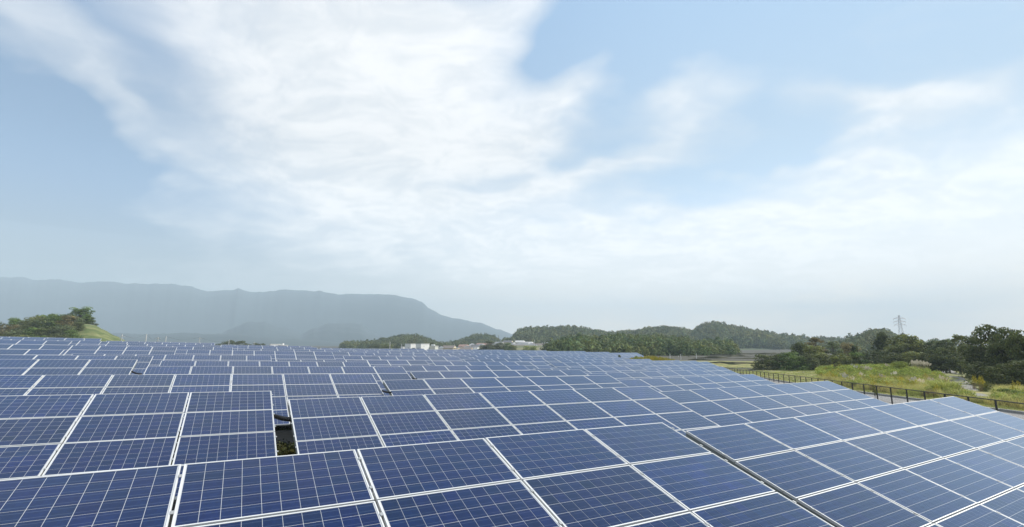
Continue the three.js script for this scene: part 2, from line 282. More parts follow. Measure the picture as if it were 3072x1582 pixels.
const NEAR_LABEL = { '1,0': 'nearest solar table, dark blue, across the bottom centre of the picture', '1,1': 'nearest solar table at bottom right, pale with reflected sky', '2,0': 'solar table at far left in the second row, left of the open gap', '2,1': 'solar table in the second row just right of the open gap', '2,2': 'rightmost solar table of the second row, beside the black fence' };
const mids = [makeTable(1), makeTable(1)], fars = [makeTable(2), makeTable(2), makeTable(2)];
for (const [r, row] of Object.entries(SURVEY)) row.forEach((T, k) => {
  let [s, d, y, g, dt] = T;
  if (y === null) { y = tableTop(s, d) + (rnd() - 0.5) * 0.08; g = s < 18 ? -0.02 : -0.0015; dt = (rnd() - 0.5) * 0.006; }
  const key = `${r},${k}`, level = NEAR_CELLS[key] ? 0 : r <= 4 ? 1 : 2;
  const t = level === 0 ? makeTable(0, NEAR_CELLS[key]) : (level === 1 ? mids[k % 2] : fars[(k + +r) % 3]).clone();
  t.name = numbered('solar_table'); scene.add(t); placeTable(t, s, d, y, g, dt || 0);
  tag(t, NEAR_LABEL[key] || `blue solar panel table, ${k + 1 === row.length ? 'rightmost' : ORD[k + 1] + ' from the left'} in the ${ORD[+r]} row back`, 'solar table', 'solar tables standing in long rows across the field');
});
// black corrugated conduits bridging the gaps between tables
{
  const rub = std(0.012, 0.012, 0.013, { roughness: 0.6 });
  const conduit = (name, a, b, sag, r, label) => {
    const c = new THREE.CatmullRomCurve3([a, a.clone().lerp(b, 0.5).add(V(0, -sag, 0)), b]), n = Math.max(12, Math.round(a.distanceTo(b) / 0.035)), parts = [];
    for (let i = 0; i < n; i++) { const p = c.getPoint((i + 0.15) / n), q = c.getPoint((i + 0.85) / n); parts.push(bar(p, q, i % 2 ? r : r * 0.82, 10)); }
    tag(mesh(name, merge(parts), rub), label, 'conduit', 'corrugated conduits between the tables');
  };
  conduit('cable_conduit', at(816, 1247, 11.4), at(882, 1260, 11.0), 0.02, 0.05, 'black ribbed conduit bridging the open gap in the foreground tables');
  conduit('cable_conduit', at(392, 1114, 21.4), at(424, 1123, 21.0), 0.03, 0.035, 'black ribbed conduit in the gap at left, third row back');
  conduit('cable_conduit', at(1146, 1173, 18.7), at(1174, 1178, 18.4), 0.02, 0.035, 'black ribbed conduit in the narrow gap right of centre, third row');
  conduit('cable_conduit', at(1236, 1135, 26.3), at(1250, 1137.5, 26), 0.02, 0.035, 'small black conduit in the fourth row gap, right of centre');
}
// ---------- far land: mountains and wooded hills ----------
// a ridge whose crest runs through the listed bearings at depth z1, with its foot at z0 and its back at z2
function crestAt(L, u) { let i = 0; while (i < L.length - 2 && u > L[i + 1][0]) i++; const a = L[i], b = L[i + 1], t = clamp((u - a[0]) / (b[0] - a[0])); const k = t * t * (3 - 2 * t); return mix(a[1], b[1], mix(t, k, 0.6)); }
function ridge(L, z0, z1, z2, base, rough, lower = 0, jag = 0) {
  const u0 = L[0][0], u1 = L[L.length - 1][0];
  return (a, t) => {                       // a 0..1 along, t 0..1 up the front, 1..2 down the back
    const u = mix(u0, u1, a), z = t < 1 ? mix(z0, z1, t) : mix(z1, z2, t - 1), p = at(u, crestAt(L, u) + (fbm(u * 0.045 + z1, 3, 4, 0.6) - 0.5) * jag, z1), x = (p.x / z1) * z;
    const k = t < 1 ? Math.sin(t * Math.PI / 2) ** 1.15 : Math.cos((t - 1) * Math.PI / 2);
    const n = (fbm(x / (z1 * 0.07) + 7, z / (z1 * 0.035) + 3, 5) - 0.5) * 2 * rough * Math.sin(Math.min(t, 2 - t) * Math.PI) ;
    return V(x, base + Math.max(0, p.y - lower - base) * clamp(k + n * 0.5), -z);
  };
}
function ridgeMesh(f, na, nt) {
  const p = [], uv = [], ix = [];
  for (let j = 0; j <= nt; j++) for (let i = 0; i <= na; i++) { const q = f(i / na, 2 * j / nt); p.push(q.x, q.y, q.z); uv.push(q.x / 60, q.y / 60 - q.z / 80); }
  for (let j = 0; j < nt; j++) for (let i = 0; i < na; i++) { const a = j * (na + 1) + i, b = a + 1, c = a + na + 1, d = c + 1; ix.push(a, b, c, b, d, c); }
  const g = new THREE.BufferGeometry(); g.setAttribute('position', new THREE.Float32BufferAttribute(p, 3)); g.setAttribute('uv', new THREE.Float32BufferAttribute(uv, 2)); g.setIndex(ix); g.computeVertexNormals(); return g;
}
const woodTex = texture(512, 512, (i, j) => { const n = tnoise(i, j, 512, 8, 5), m = tnoise(i, j, 512, 90, 2); return mix3([0.03, 0.05, 0.022], [0.07, 0.09, 0.035], n).map(v => sRGB(v * (0.6 + 0.8 * m))); }, true);
const woodMat = new THREE.MeshStandardMaterial({ map: woodTex, roughness: 1 });
const BASE = EYE - 5.0;
const MOUNT = [[-420, 840], [-150, 833], [0, 836], [35, 838], [68, 834], [95, 843], [150, 845], [205, 847], [240, 853], [300, 849], [345, 852], [400, 857], [470, 856], [520, 857], [565, 864], [615, 877], [650, 877], [695, 875], [714, 869], [738, 878], [785, 882], [808, 877], [860, 872], [905, 876], [960, 878], [1020, 887], [1080, 885], [1130, 887], [1172, 890], [1228, 897], [1262, 909], [1290, 929], [1322, 947], [1370, 958], [1435, 970], [1500, 990], [1545, 1008], [1640, 1036]];
const FOOT1 = [[560, 1036], [640, 1010], [700, 985], [740, 968], [790, 966], [850, 985], [905, 1002], [945, 985], [990, 972], [1045, 970], [1080, 976], [1115, 996], [1160, 1014], [1220, 1028], [1290, 1036]];
const FOOT2 = [[-260, 985], [0, 985], [200, 992], [420, 1005], [560, 1000], [700, 1004], [860, 1016], [1020, 1026], [1120, 1035]];
const mtMat = new THREE.MeshStandardMaterial({ color: lin(0.03, 0.046, 0.05), roughness: 1 });
tag(mesh('mountain_range', ridgeMesh(ridge(MOUNT, 2100, 3300, 4300, BASE, 0.07, 0, 7), 360, 60), mtMat), 'long hazy blue mountain range behind the left half', null, null, 'structure');
tag(mesh('foothills', ridgeMesh(ridge(FOOT1, 1500, 2050, 2400, BASE, 0.3, 0, 6), 160, 40), mtMat), 'hazy foothills below the mountain range', null, null, 'structure');
tag(mesh('foothills', ridgeMesh(ridge(FOOT2, 1100, 1500, 1900, BASE, 0.3, 0, 6), 160, 40), mtMat), 'low hazy foothills at far left', null, null, 'structure');

// ---------- foliage ----------
const leafMat = (r, g, b, t = 0.4) => new THREE.MeshPhysicalMaterial({ color: lin(r, g, b), roughness: 0.85, vertexColors: true, transmission: t, thickness: 0, side: THREE.DoubleSide, specularIntensity: 0.25 });
function leafCloud(spots, seed) {           // spots: [x, y, z, rx, ry, rz, count, size, tone]
  const r = mulberry(seed), p = [], nrm = [], col = [];
  for (const [x, y, z, rx, ry, rz, n, s, tone] of spots) for (let k = 0; k < n; k++) {
    const th = r() * 6.2832, cy = r() * 2 - 1, q = Math.sqrt(1 - cy * cy), rr = 0.55 + 0.45 * Math.cbrt(r());
    const dx = q * Math.cos(th), dz = q * Math.sin(th), cx = x + dx * rx * rr, cY = y + cy * ry * rr, cz = z + dz * rz * rr;
    const N = V(dx + (r() - 0.5) * 1.5, cy * 0.8 + 0.35 + (r() - 0.5) * 1.3, dz + (r() - 0.5) * 1.5).normalize(), A = V(r() - 0.5, r() - 0.5, r() - 0.5).cross(N).normalize(), B = N.clone().cross(A), h = s * (0.6 + 0.8 * r()), w = h * 0.62;
    const c = [A.clone().multiplyScalar(-h), B.clone().multiplyScalar(-w), A.clone().multiplyScalar(h), B.clone().multiplyScalar(w)].map(v => [cx + v.x, cY + v.y, cz + v.z]);
    const t = tone * (0.66 + 0.68 * r()), yl = r();
    for (const i of [0, 1, 2, 0, 2, 3]) { p.push(...c[i]); nrm.push(N.x, N.y, N.z); col.push(t * (0.85 + 0.35 * yl), t * (0.95 + 0.1 * yl), t * (1.0 - 0.3 * yl)); }
  }
  const g = new THREE.BufferGeometry(); g.setAttribute('position', new THREE.Float32BufferAttribute(p, 3)); g.setAttribute('normal', new THREE.Float32BufferAttribute(nrm, 3)); g.setAttribute('color', new THREE.Float32BufferAttribute(col, 3)); return g;
}
function crownGeo(seed, n = 15, leaves = 34, size = 0.12) {   // a rounded tree top of unit radius for woods seen from afar
  const r = mulberry(seed), spots = [];
  for (let k = 0; k < n; k++) { const th = k * 2.4 + r(), h = -0.5 + 1.4 * (k / n), q = Math.sqrt(Math.max(0.05, 1 - Math.max(0, h) ** 2)) * (0.45 + 0.4 * r()); spots.push([Math.cos(th) * q, h * 0.75, Math.sin(th) * q, 0.42, 0.34, 0.42, leaves, size, 0.8 + 0.5 * r()]); }
  return leafCloud(spots, seed + 1);
}
const crowns = [11, 23, 37].map(s => crownGeo(s)), farLeaf = leafMat(0.115, 0.14, 0.066, 0.35);
function wood(name, label, f, n, size, seed, tLo = 0.02, tHi = 1.15, lo = 0, hi = 1, tint = [1, 1, 1]) {
  const r = mulberry(seed), per = [[], [], []];
  for (let k = 0; k < n; k++) { const a = mix(lo, hi, r()), t = tLo + (tHi - tLo) * Math.sqrt(r()), q = f(a, t), s = size * (0.6 + 0.75 * r() * r() + 0.15 * r()); per[k % 3].push([q, s, 0.85 + 0.45 * r(), 0.72 + 0.55 * r(), r()]); }
  const root = thing(name, null, null); tag(root, label, null, null, 'stuff');
  const col = new THREE.Color();
  per.forEach((L, v) => {
    const m = new THREE.InstancedMesh(crowns[v], farLeaf, L.length); m.name = 'tree_crowns'; m.userData.kind = 'stuff'; m.castShadow = m.receiveShadow = true;
    L.forEach(([q, s, h, tone, y], i) => { m.setMatrixAt(i, M4(q.x, q.y + s * 0.35, q.z, 0, y * 6.28, 0, s, s * h, s)); m.setColorAt(i, col.setRGB(tone * tint[0] * (0.9 + 0.25 * y), tone * tint[1], tone * tint[2] * (1.05 - 0.25 * y))); });
    root.add(m);
  });
}
const hill = (name, label, f, na, nt, mat = woodMat) => tag(mesh(name, ridgeMesh(f, na, nt), mat), label, null, null, 'structure');
const CENTRE = [[1515, 1046], [1545, 1030], [1560, 1008], [1582, 1002], [1640, 1000], [1700, 999], [1738, 1000], [1770, 1008], [1850, 1015], [1900, 1012], [1955, 1001], [1985, 997], [2020, 1003], [2042, 1000], [2072, 1012], [2088, 1008], [2112, 991], [2142, 986], [2172, 992], [2230, 1003], [2285, 1010], [2330, 1022], [2390, 1028], [2440, 1046], [2520, 1056]];
{
  const f = ridge(CENTRE, 455, 640, 800, BASE, 0.12, 5);
  hill('wooded_hill', 'long wooded ridge behind the right end of the array', f, 160, 30);
  wood('woodland', 'dark green trees covering the long ridge at centre right', f, 6800, 7.6, 101, 0.1, 1.18);
  const n = ridge([[1655, 1052], [1700, 1040], [1750, 1033], [1830, 1030], [1900, 1029], [1980, 1031], [2040, 1038], [2090, 1050], [2150, 1064], [2190, 1076]], 185, 270, 380, BASE, 0.1, 2.6);
  hill('wooded_hill', 'low wooded rise in front of the long ridge', n, 60, 20); wood('woodland', 'green young wood at the foot of the long ridge, beyond the farthest tables', n, 3000, 4.0, 106, 0, 1.15, 0, 1, [0.98, 1.08, 0.98]);
  hill('village_slope', 'gentle grassy slope carrying the village', ridge([[1290, 1052], [1350, 1046], [1420, 1040], [1500, 1034], [1570, 1031], [1640, 1033], [1700, 1038], [1760, 1052]], 285, 500, 600, BASE, 0.05), 60, 16, new THREE.MeshStandardMaterial({ map: grassTex, roughness: 1 }));
  const g = ridge([[1030, 1048], [1075, 1040], [1120, 1034], [1150, 1026], [1180, 1022], [1200, 1019], [1225, 1015], [1260, 1016], [1285, 1026], [1310, 1040], [1340, 1048]], 430, 560, 700, BASE, 0.1, 3);
  hill('wooded_hill', 'small wooded hill behind the white warehouse', g, 60, 20); wood('woodland', 'trees on the small hill behind the white warehouse', g, 900, 4.6, 103);
  const h = ridge([[1345, 1048], [1365, 1034], [1395, 1026], [1420, 1017], [1445, 1012], [1470, 1014], [1487, 1024], [1510, 1046]], 520, 640, 760, BASE, 0.1, 3);
  hill('wooded_hill', 'small wooded knoll behind the houses', h, 50, 20); wood('woodland', 'trees on the small knoll behind the houses', h, 650, 5, 104);
  const k = ridge([[2470, 1070], [2530, 1042], [2560, 1026], [2590, 1016], [2615, 1006], [2640, 1001], [2658, 1003], [2690, 1018], [2730, 1034], [2790, 1050], [2860, 1060]], 240, 330, 420, BASE, 0.1, 2.6);
  hill('wooded_hill', 'pointed wooded hill rising behind the trees near the pylon', k, 60, 20); wood('woodland', 'trees on the pointed hill near the pylon', k, 1100, 3.8, 105);
}
// ---------- single trees ----------
const barkMat = std(0.09, 0.075, 0.06, { roughness: 1 });
function treeModel(kind, seed) {           // unit: about 6 m tall, foot at the origin
  const r = mulberry(seed), limbs = [], spots = [], H = 6;
  const ball = (x, y, z, rx, ry, n, s, tone) => spots.push([x, y, z, rx, ry, rx, n, s, tone]);
  if (kind === 'bush') {
    limbs.push(bar(V(0, -0.4, 0), V(0, 2.2, 0), 0.12, 6, 0.04));
    for (let k = 0; k < 34; k++) { const th = r() * 6.28, y = 0.5 + 4.6 * r(), q = 2.3 * Math.sqrt(Math.max(0.08, 1 - (y / 5.9) ** 2)) * (0.35 + 0.6 * r()); ball(Math.cos(th) * q, y, Math.sin(th) * q, 0.75 + 0.35 * r(), 0.6, 80, 0.15, 0.75 + 0.5 * r()); if (k % 4 === 0) limbs.push(bar(V(0, 0.3 + y * 0.3, 0), V(Math.cos(th) * q, y, Math.sin(th) * q), 0.06, 5, 0.015)); }
  } else {
    const bend = (r() - 0.5) * 0.5, top = V(bend, H * 0.86, (r() - 0.5) * 0.4), mid = V(bend * 0.3, H * 0.45, 0);
    limbs.push(bar(V(0, -0.5, 0), mid, 0.19, 8, 0.12), bar(mid, top, 0.12, 7, 0.03));
    const layers = { broad: 30, layered: 34, airy: 24, cone: 34 }[kind];
    for (let k = 0; k < layers; k++) {
      const h = kind === 'cone' ? 0.8 + 5.1 * (k / layers) : kind === 'layered' ? 1.6 + 4.3 * (Math.floor(k / 4.2) / 8.1) + 0.55 * r() : kind === 'airy' ? 2.4 + 3.6 * Math.pow(r(), 0.7) : 1.3 + 4.5 * (k + r()) / layers;
      const th = k * 2.39996 + r() * 0.9;
      const wide = kind === 'cone' ? 2.2 * (1 - h / 6.3) + 0.25 : kind === 'layered' ? 2.1 * Math.sin(clamp((6.6 - h) / 4.4) * Math.PI * 0.62) + 0.35 : kind === 'airy' ? 1.9 * Math.sin(clamp((6.6 - h) / 4.2) * 2.2) : 2.25 * Math.sqrt(Math.max(0.05, 1 - ((h - 3.1) / 3.2) ** 2));
      const q = wide * (0.35 + 0.62 * r()), x = Math.cos(th) * q + bend * h / H, z = Math.sin(th) * q;
      const flat = kind === 'layered' ? 0.5 : kind === 'airy' ? 0.42 : 0.6, rr = (kind === 'airy' ? 0.62 : kind === 'cone' ? 0.62 : 0.8) * (0.75 + 0.5 * r());
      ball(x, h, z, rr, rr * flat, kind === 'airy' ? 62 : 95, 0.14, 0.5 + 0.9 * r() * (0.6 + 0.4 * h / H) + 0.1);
      limbs.push(bar(V(bend * h / H * 0.7, h * 0.62, 0), V(x, h - 0.1, z), 0.055, 5, 0.012));
    }
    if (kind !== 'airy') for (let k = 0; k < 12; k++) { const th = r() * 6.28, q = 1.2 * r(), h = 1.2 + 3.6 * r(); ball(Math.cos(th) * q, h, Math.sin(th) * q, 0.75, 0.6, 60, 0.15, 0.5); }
  }
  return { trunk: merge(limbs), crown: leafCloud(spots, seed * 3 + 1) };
}
const MODELS = {}; for (const k of ['broad', 'layered', 'airy', 'cone', 'bush']) MODELS[k] = [1, 2].map(i => treeModel(k, k.length * 100 + i * 17));
const LEAF = { dark: leafMat(0.092, 0.112, 0.044), green: leafMat(0.116, 0.176, 0.048), olive: leafMat(0.162, 0.184, 0.059), grey: leafMat(0.131, 0.162, 0.084), rust: leafMat(0.184, 0.162, 0.084), lime: leafMat(0.230, 0.279, 0.063) };
let treeNo = 0;
function plant(kind, leaf, u, vTop, z, wide, label, cat = 'tree', group = 'trees along the right edge', foot = null, name = null) {
  if (kind !== 'bush' && z < 120) { wide *= 0.86; vTop -= 3 + 5 * hash2(u, z); }
  const m = MODELS[kind][treeNo++ % 2], t = thing(name || (kind === 'bush' ? 'bush' : 'tree'), label, cat, group), p = at(u, vTop, z);
  const y0 = foot === null ? ground(p.x, -z) : foot, w = wide * z / FOC / 4.6, h = Math.max(w * 0.62, Math.max(0.6, p.y - y0) / 6.0);
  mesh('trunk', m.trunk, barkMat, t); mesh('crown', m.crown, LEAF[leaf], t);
  t.position.set(p.x, y0 - 0.05, -z); t.scale.set(w, h, w); t.rotation.y = treeNo * 1.3; return t;
}
const TR = [
  ['bush', 'dark', 2290, 1070, 106, 62, 'low dark bush, leftmost of the tree belt beside the brown plots'],
  ['bush', 'dark', 2325, 1074, 107, 60, 'low dark bush, second from the left end of the tree belt'],
  ['bush', 'green', 2362, 1058, 105, 74, 'rounded green bush before the dark tree near the left of the belt'],
  ['broad', 'dark', 2398, 1033, 110, 58, 'dark round-headed tree at the left of the tree belt'],
  ['bush', 'green', 2392, 1062, 102, 60, 'green bush below the dark round-headed tree'],
  ['airy', 'rust', 2444, 1020, 112, 84, 'thin reddish-topped tree left of the gap in the belt'],
  ['broad', 'olive', 2440, 1042, 108, 90, 'broad olive tree below the reddish treetop'],
  ['bush', 'dark', 2420, 1066, 103, 70, 'dark bush under the olive tree'],
  ['bush', 'olive', 2468, 1064, 104, 70, 'olive bush right of the broad olive tree'],
  ['airy', 'grey', 2500, 1030, 108, 60, 'slender grey-green tree standing in the gap of the belt'],
  ['bush', 'dark', 2505, 1066, 104, 62, 'dark bush at the foot of the slender grey-green tree'],
  ['broad', 'rust', 2546, 1034, 112, 70, 'brownish tree left of the pointed dark tree'],
  ['cone', 'dark', 2562, 1040, 102, 44, 'small pointed dark tree in front of the brownish one'],
  ['bush', 'olive', 2535, 1062, 101, 74, 'olive bush in front of the brownish tree'],
  ['bush', 'green', 2585, 1060, 100, 80, 'green bush left of the tall dome tree'],
  ['cone', 'dark', 2641, 1004, 108, 78, 'tall dark dome-shaped tree left of the pylon'],
  ['bush', 'dark', 2630, 1055, 98, 90, 'dark bush under the tall dome-shaped tree'],
  ['layered', 'olive', 2712, 1012, 98, 108, 'wide layered tree standing just below the pylon'],
  ['broad', 'dark', 2690, 1038, 95, 80, 'dark tree filling in left of the layered tree below the pylon'],
  ['broad', 'dark', 2752, 1030, 97, 84, 'dark rounded tree right of the pylon'],
  ['bush', 'olive', 2735, 1062, 90, 88, 'olive bush in front of the tree below the pylon'],
  ['bush', 'dark', 2680, 1064, 92, 80, 'dark bush behind the green mound'],
  ['layered', 'grey', 2803, 1024, 92, 62, 'grey-green layered tree left of the bare white-limbed tree'],
  ['bush', 'dark', 2785, 1058, 88, 84, 'dark bush left of the end of the gravel road'],
  ['airy', 'grey', 2836, 1021, 90, 80, 'open-crowned grey tree above the end of the gravel road'],
  ['broad', 'dark', 2830, 1046, 86, 80, 'dark tree behind the white road posts'],
  ['airy', 'olive', 2876, 1012, 84, 66, 'sparse tree with pale bare limbs showing sky'],
  ['bush', 'dark', 2875, 1058, 82, 90, 'dark bush under the sparse pale-limbed tree'],
  ['layered', 'dark', 2912, 1014, 74, 74, 'dark layered tree right of the sparse one'],
  ['layered', 'dark', 2962, 982, 64, 96, 'tallest layered pine-like tree of the belt'],
  ['broad', 'dark', 2930, 1040, 66, 92, 'dark tree below the tallest pine-like one, left'],
  ['bush', 'dark', 2938, 1078, 58, 90, 'dark bush with drooping boughs right of the gravel road'],
  ['broad', 'dark', 2990, 1030, 58, 96, 'dark dense tree below the tallest pine-like one, right'],
  ['layered', 'dark', 3022, 993, 56, 92, 'dark layered tree second from the right edge'],
  ['broad', 'dark', 3068, 1000, 52, 88, 'dark tree at the right edge of the picture'],
  ['bush', 'dark', 3000, 1084, 50, 96, 'dark bush in shade, second from the right edge'],
  ['bush', 'dark', 3058, 1070, 48, 110, 'dark bush in shade at the right edge'],
  ['broad', 'dark', 3140, 985, 50, 120, 'dark tree just beyond the right edge'],
];
for (const [k, l, u, v, z, w, label] of TR) plant(k, l, u, v, z, w, label, k === 'bush' ? 'bush' : 'tree', null);

// left hill with its wood, the tall tree and the grassy spur
{
  const L = [[-330, 998], [-160, 999], [-60, 1000], [0, 1001], [60, 1000], [120, 992], [170, 984], [215, 977], [255, 972], [285, 977], [310, 990], [345, 1008], [385, 1026], [430, 1038]];
  const f = ridge(L, 125, 165, 215, EYE - 4.6, 0.06, 0);
  const g = ridgeMesh(f, 90, 26);
  hill('grassy_hill', 'grassy hillside sloping down to the right at far left', f, 90, 26, new THREE.MeshStandardMaterial({ map: (() => { const t = grassTex.clone(); t.repeat.set(9, 9); return t; })(), roughness: 1, color: lin(0.95, 1.1, 0.85) }));
  const r = mulberry(55); let n = 0;
  const wordsL = ['leftmost', 'second', 'third', 'fourth', 'fifth', 'sixth', 'seventh', 'eighth', 'ninth', 'tenth'];
  const put = (kind, leaf, u, v, z, w, label) => { const a = (u - L[0][0]) / (L[L.length - 1][0] - L[0][0]); const t = (z - 125) / 40; plant(kind, leaf, u, v, z, w, label, kind === 'bush' ? 'bush' : 'tree', null, f(clamp(a), clamp(t, 0, 1.9)).y - 0.3); };
  put('broad', 'green', 243, 922, 165, 66, 'tall round tree standing above the wood on the left hill');
  put('layered', 'green', 262, 945, 163, 30, 'right-hand half of the tall tree on the left hill, leaning over the slope');
  put('bush', 'dark', 270, 966, 164, 34, 'small dark shrub at the foot of the tall tree');
  put('broad', 'green', 48, 954, 166, 44, 'small tree standing proud at the left end of the hill wood');
  put('broad', 'grey', 70, 962, 166, 30, 'small grey tree right of the one at the left end of the hill wood');
  const front = [[-20, 972, 150, 70, 'dark'], [30, 977, 146, 66, 'rust'], [85, 972, 148, 60, 'dark'], [112, 952, 158, 66, 'olive'], [140, 941, 164, 62, 'green'], [175, 941, 165, 60, 'green'], [205, 938, 166, 52, 'grey'], [130, 962, 150, 70, 'grey'], [165, 960, 151, 66, 'green'], [200, 962, 152, 60, 'rust'], [225, 965, 155, 46, 'grey'], [60, 988, 140, 70, 'grey'], [100, 984, 141, 66, 'green'], [150, 982, 142, 60, 'dark'], [190, 986, 143, 60, 'grey'], [20, 996, 136, 66, 'dark'], [75, 1000, 134, 60, 'olive'], [125, 1002, 135, 60, 'green'], [170, 1004, 136, 60, 'dark'], [215, 998, 140, 50, 'green'], [-70, 968, 160, 80, 'dark'], [235, 985, 148, 40, 'dark']];
  const where = u => u < 40 ? 'at the left edge' : u < 110 ? 'left of centre' : u < 180 ? 'in the centre' : 'near the tall tree';
  const seenB = {}, b = (u, z) => where(u) + (z > 155 ? 0 : z > 144 ? 1 : 2); wordsL[0] = 'first'; front.sort((p, q) => p[0] - q[0]);
  front.forEach(([u, v, z, w, leaf]) => put('bush', leaf, u, v, z, w, `${wordsL[seenB[b(u, z)] = (seenB[b(u, z)] ?? -1) + 1]} bush from the left ${where(u)}, ${z > 155 ? 'crest of' : z > 144 ? 'halfway up' : 'low on'} the left hill, ${{ dark: 'dark green', rust: 'brownish', olive: 'olive', green: 'mid green', grey: 'grey-green' }[leaf]}`));
  // far clumps behind the array
  const far = [[690, 1026, 250, 46], [722, 1019, 252, 36], [742, 1028, 250, 30], [770, 1026, 250, 24], [787, 1028, 252, 22], [660, 1032, 251, 34]];
  far.forEach(([u, v, z, w], i) => plant('bush', 'dark', u, v, z, w, `dark tree clump on the skyline left of the white building, ${wordsL[[1, 2, 3, 4, 5, 0][i]]} from the left`, 'tree', null));
  plant('bush', 'dark', 442, 1023, 220, 26, 'lone low tree clump on the skyline between the left poles', 'tree', null);
}
// ---------- right-hand verge: path, kerb, fence, meadow, gravel road ----------
const asphaltTex = texture(256, 256, (i, j) => { const n = tnoise(i, j, 256, 4, 4), m = tnoise(i, j, 256, 90, 2); return [1, 0.98, 0.95].map(v => sRGB(v * (0.175 + 0.07 * n + 0.1 * (m - 0.5)))); }, true);
const asphalt = new THREE.MeshStandardMaterial({ map: asphaltTex, roughness: 0.95 });
function ribbon(L, lift, uvs = 3, cross = 4) {    // L: [[xl, zl], [xr, zr]] pairs along the way
  const p = [], uv = [], ix = []; let s = 0;
  L.forEach(([a, b], j) => { if (j) s += Math.hypot(a[0] - L[j - 1][0][0], a[1] - L[j - 1][0][1]); for (let i = 0; i <= cross; i++) { const x = mix(a[0], b[0], i / cross), z = mix(a[1], b[1], i / cross); p.push(x, ground(x, z) + lift, z); uv.push(i / cross * Math.hypot(a[0] - b[0], a[1] - b[1]) / uvs, s / uvs); } });
  const w = cross + 1; for (let j = 0; j < L.length - 1; j++) for (let i = 0; i < cross; i++) { const a = j * w + i; ix.push(a, a + 1, a + w, a + 1, a + w + 1, a + w); }
  const g = new THREE.BufferGeometry(); g.setAttribute('position', new THREE.Float32BufferAttribute(p, 3)); g.setAttribute('uv', new THREE.Float32BufferAttribute(uv, 2)); g.setIndex(ix); g.computeVertexNormals(); if (g.attributes.normal.getY(0) < 0) { for (let k = 0; k < ix.length; k += 3) { const t = ix[k]; ix[k] = ix[k + 1]; ix[k + 1] = t; } g.setIndex(ix); g.computeVertexNormals(); } return g;
}
const KERB = [[27.0, -12], [29.0, -27.4], [31.2, -44.3], [33.3, -56], [35.3, -67], [38.6, -82], [43.0, -102]];
const kerbX = z => { let i = 0; while (i < KERB.length - 2 && z < KERB[i + 1][1]) i++; const a = KERB[i], b = KERB[i + 1]; return mix(a[0], b[0], (z - a[1]) / (b[1] - a[1])); };
const steps = (a, b, n) => Array.from({ length: n + 1 }, (_, i) => mix(a, b, i / n));
tag(mesh('path', ribbon(steps(-12, -100, 60).map(z => [[fenceX(z) - 1.2, z], [kerbX(z), z]]), 0.02), asphalt), 'grey asphalt path running along the black fence', null, null, 'structure');
{
  const parts = []; const zs = steps(-12, -100, 88);
  for (let i = 0; i < 88; i++) { const a = V(kerbX(zs[i]) + 0.09, ground(kerbX(zs[i]) + 0.09, zs[i]) + 0.02, zs[i] - 0.01), b = V(kerbX(zs[i + 1]) + 0.09, ground(kerbX(zs[i + 1]) + 0.09, zs[i + 1]) + 0.02, zs[i + 1] + 0.01); const g = box(0.18, 0.28, a.distanceTo(b)); g.lookAt(b.clone().sub(a)); g.translate((a.x + b.x) / 2, (a.y + b.y) / 2, (a.z + b.z) / 2); parts.push(g); }
  const k = thing('kerb', 'concrete kerb between the asphalt path and the grass verge', null); k.userData.kind = 'structure';
  const cm = new THREE.MeshStandardMaterial({ color: lin(0.3, 0.3, 0.285), roughness: 0.95 }); parts.forEach(g => mesh('kerb_stone', strip(g), cm, k));
}
const meadowMat = new THREE.MeshStandardMaterial({ map: grassTex, color: lin(1.75, 1.65, 1.35), roughness: 1, bumpMap: bumpTex, bumpScale: 0.08 });
tag(mesh('meadow', ribbon(steps(-10, -128, 80).map(z => [[kerbX(Math.max(z, -102)) + 0.18 + (z < -102 ? (-102 - z) * -0.6 : 0), z], [120 + -z * 0.2, z - 10]]), 0.012, 4.5, 40), meadowMat), 'rough meadow beyond the fence and path', null, null, 'structure');
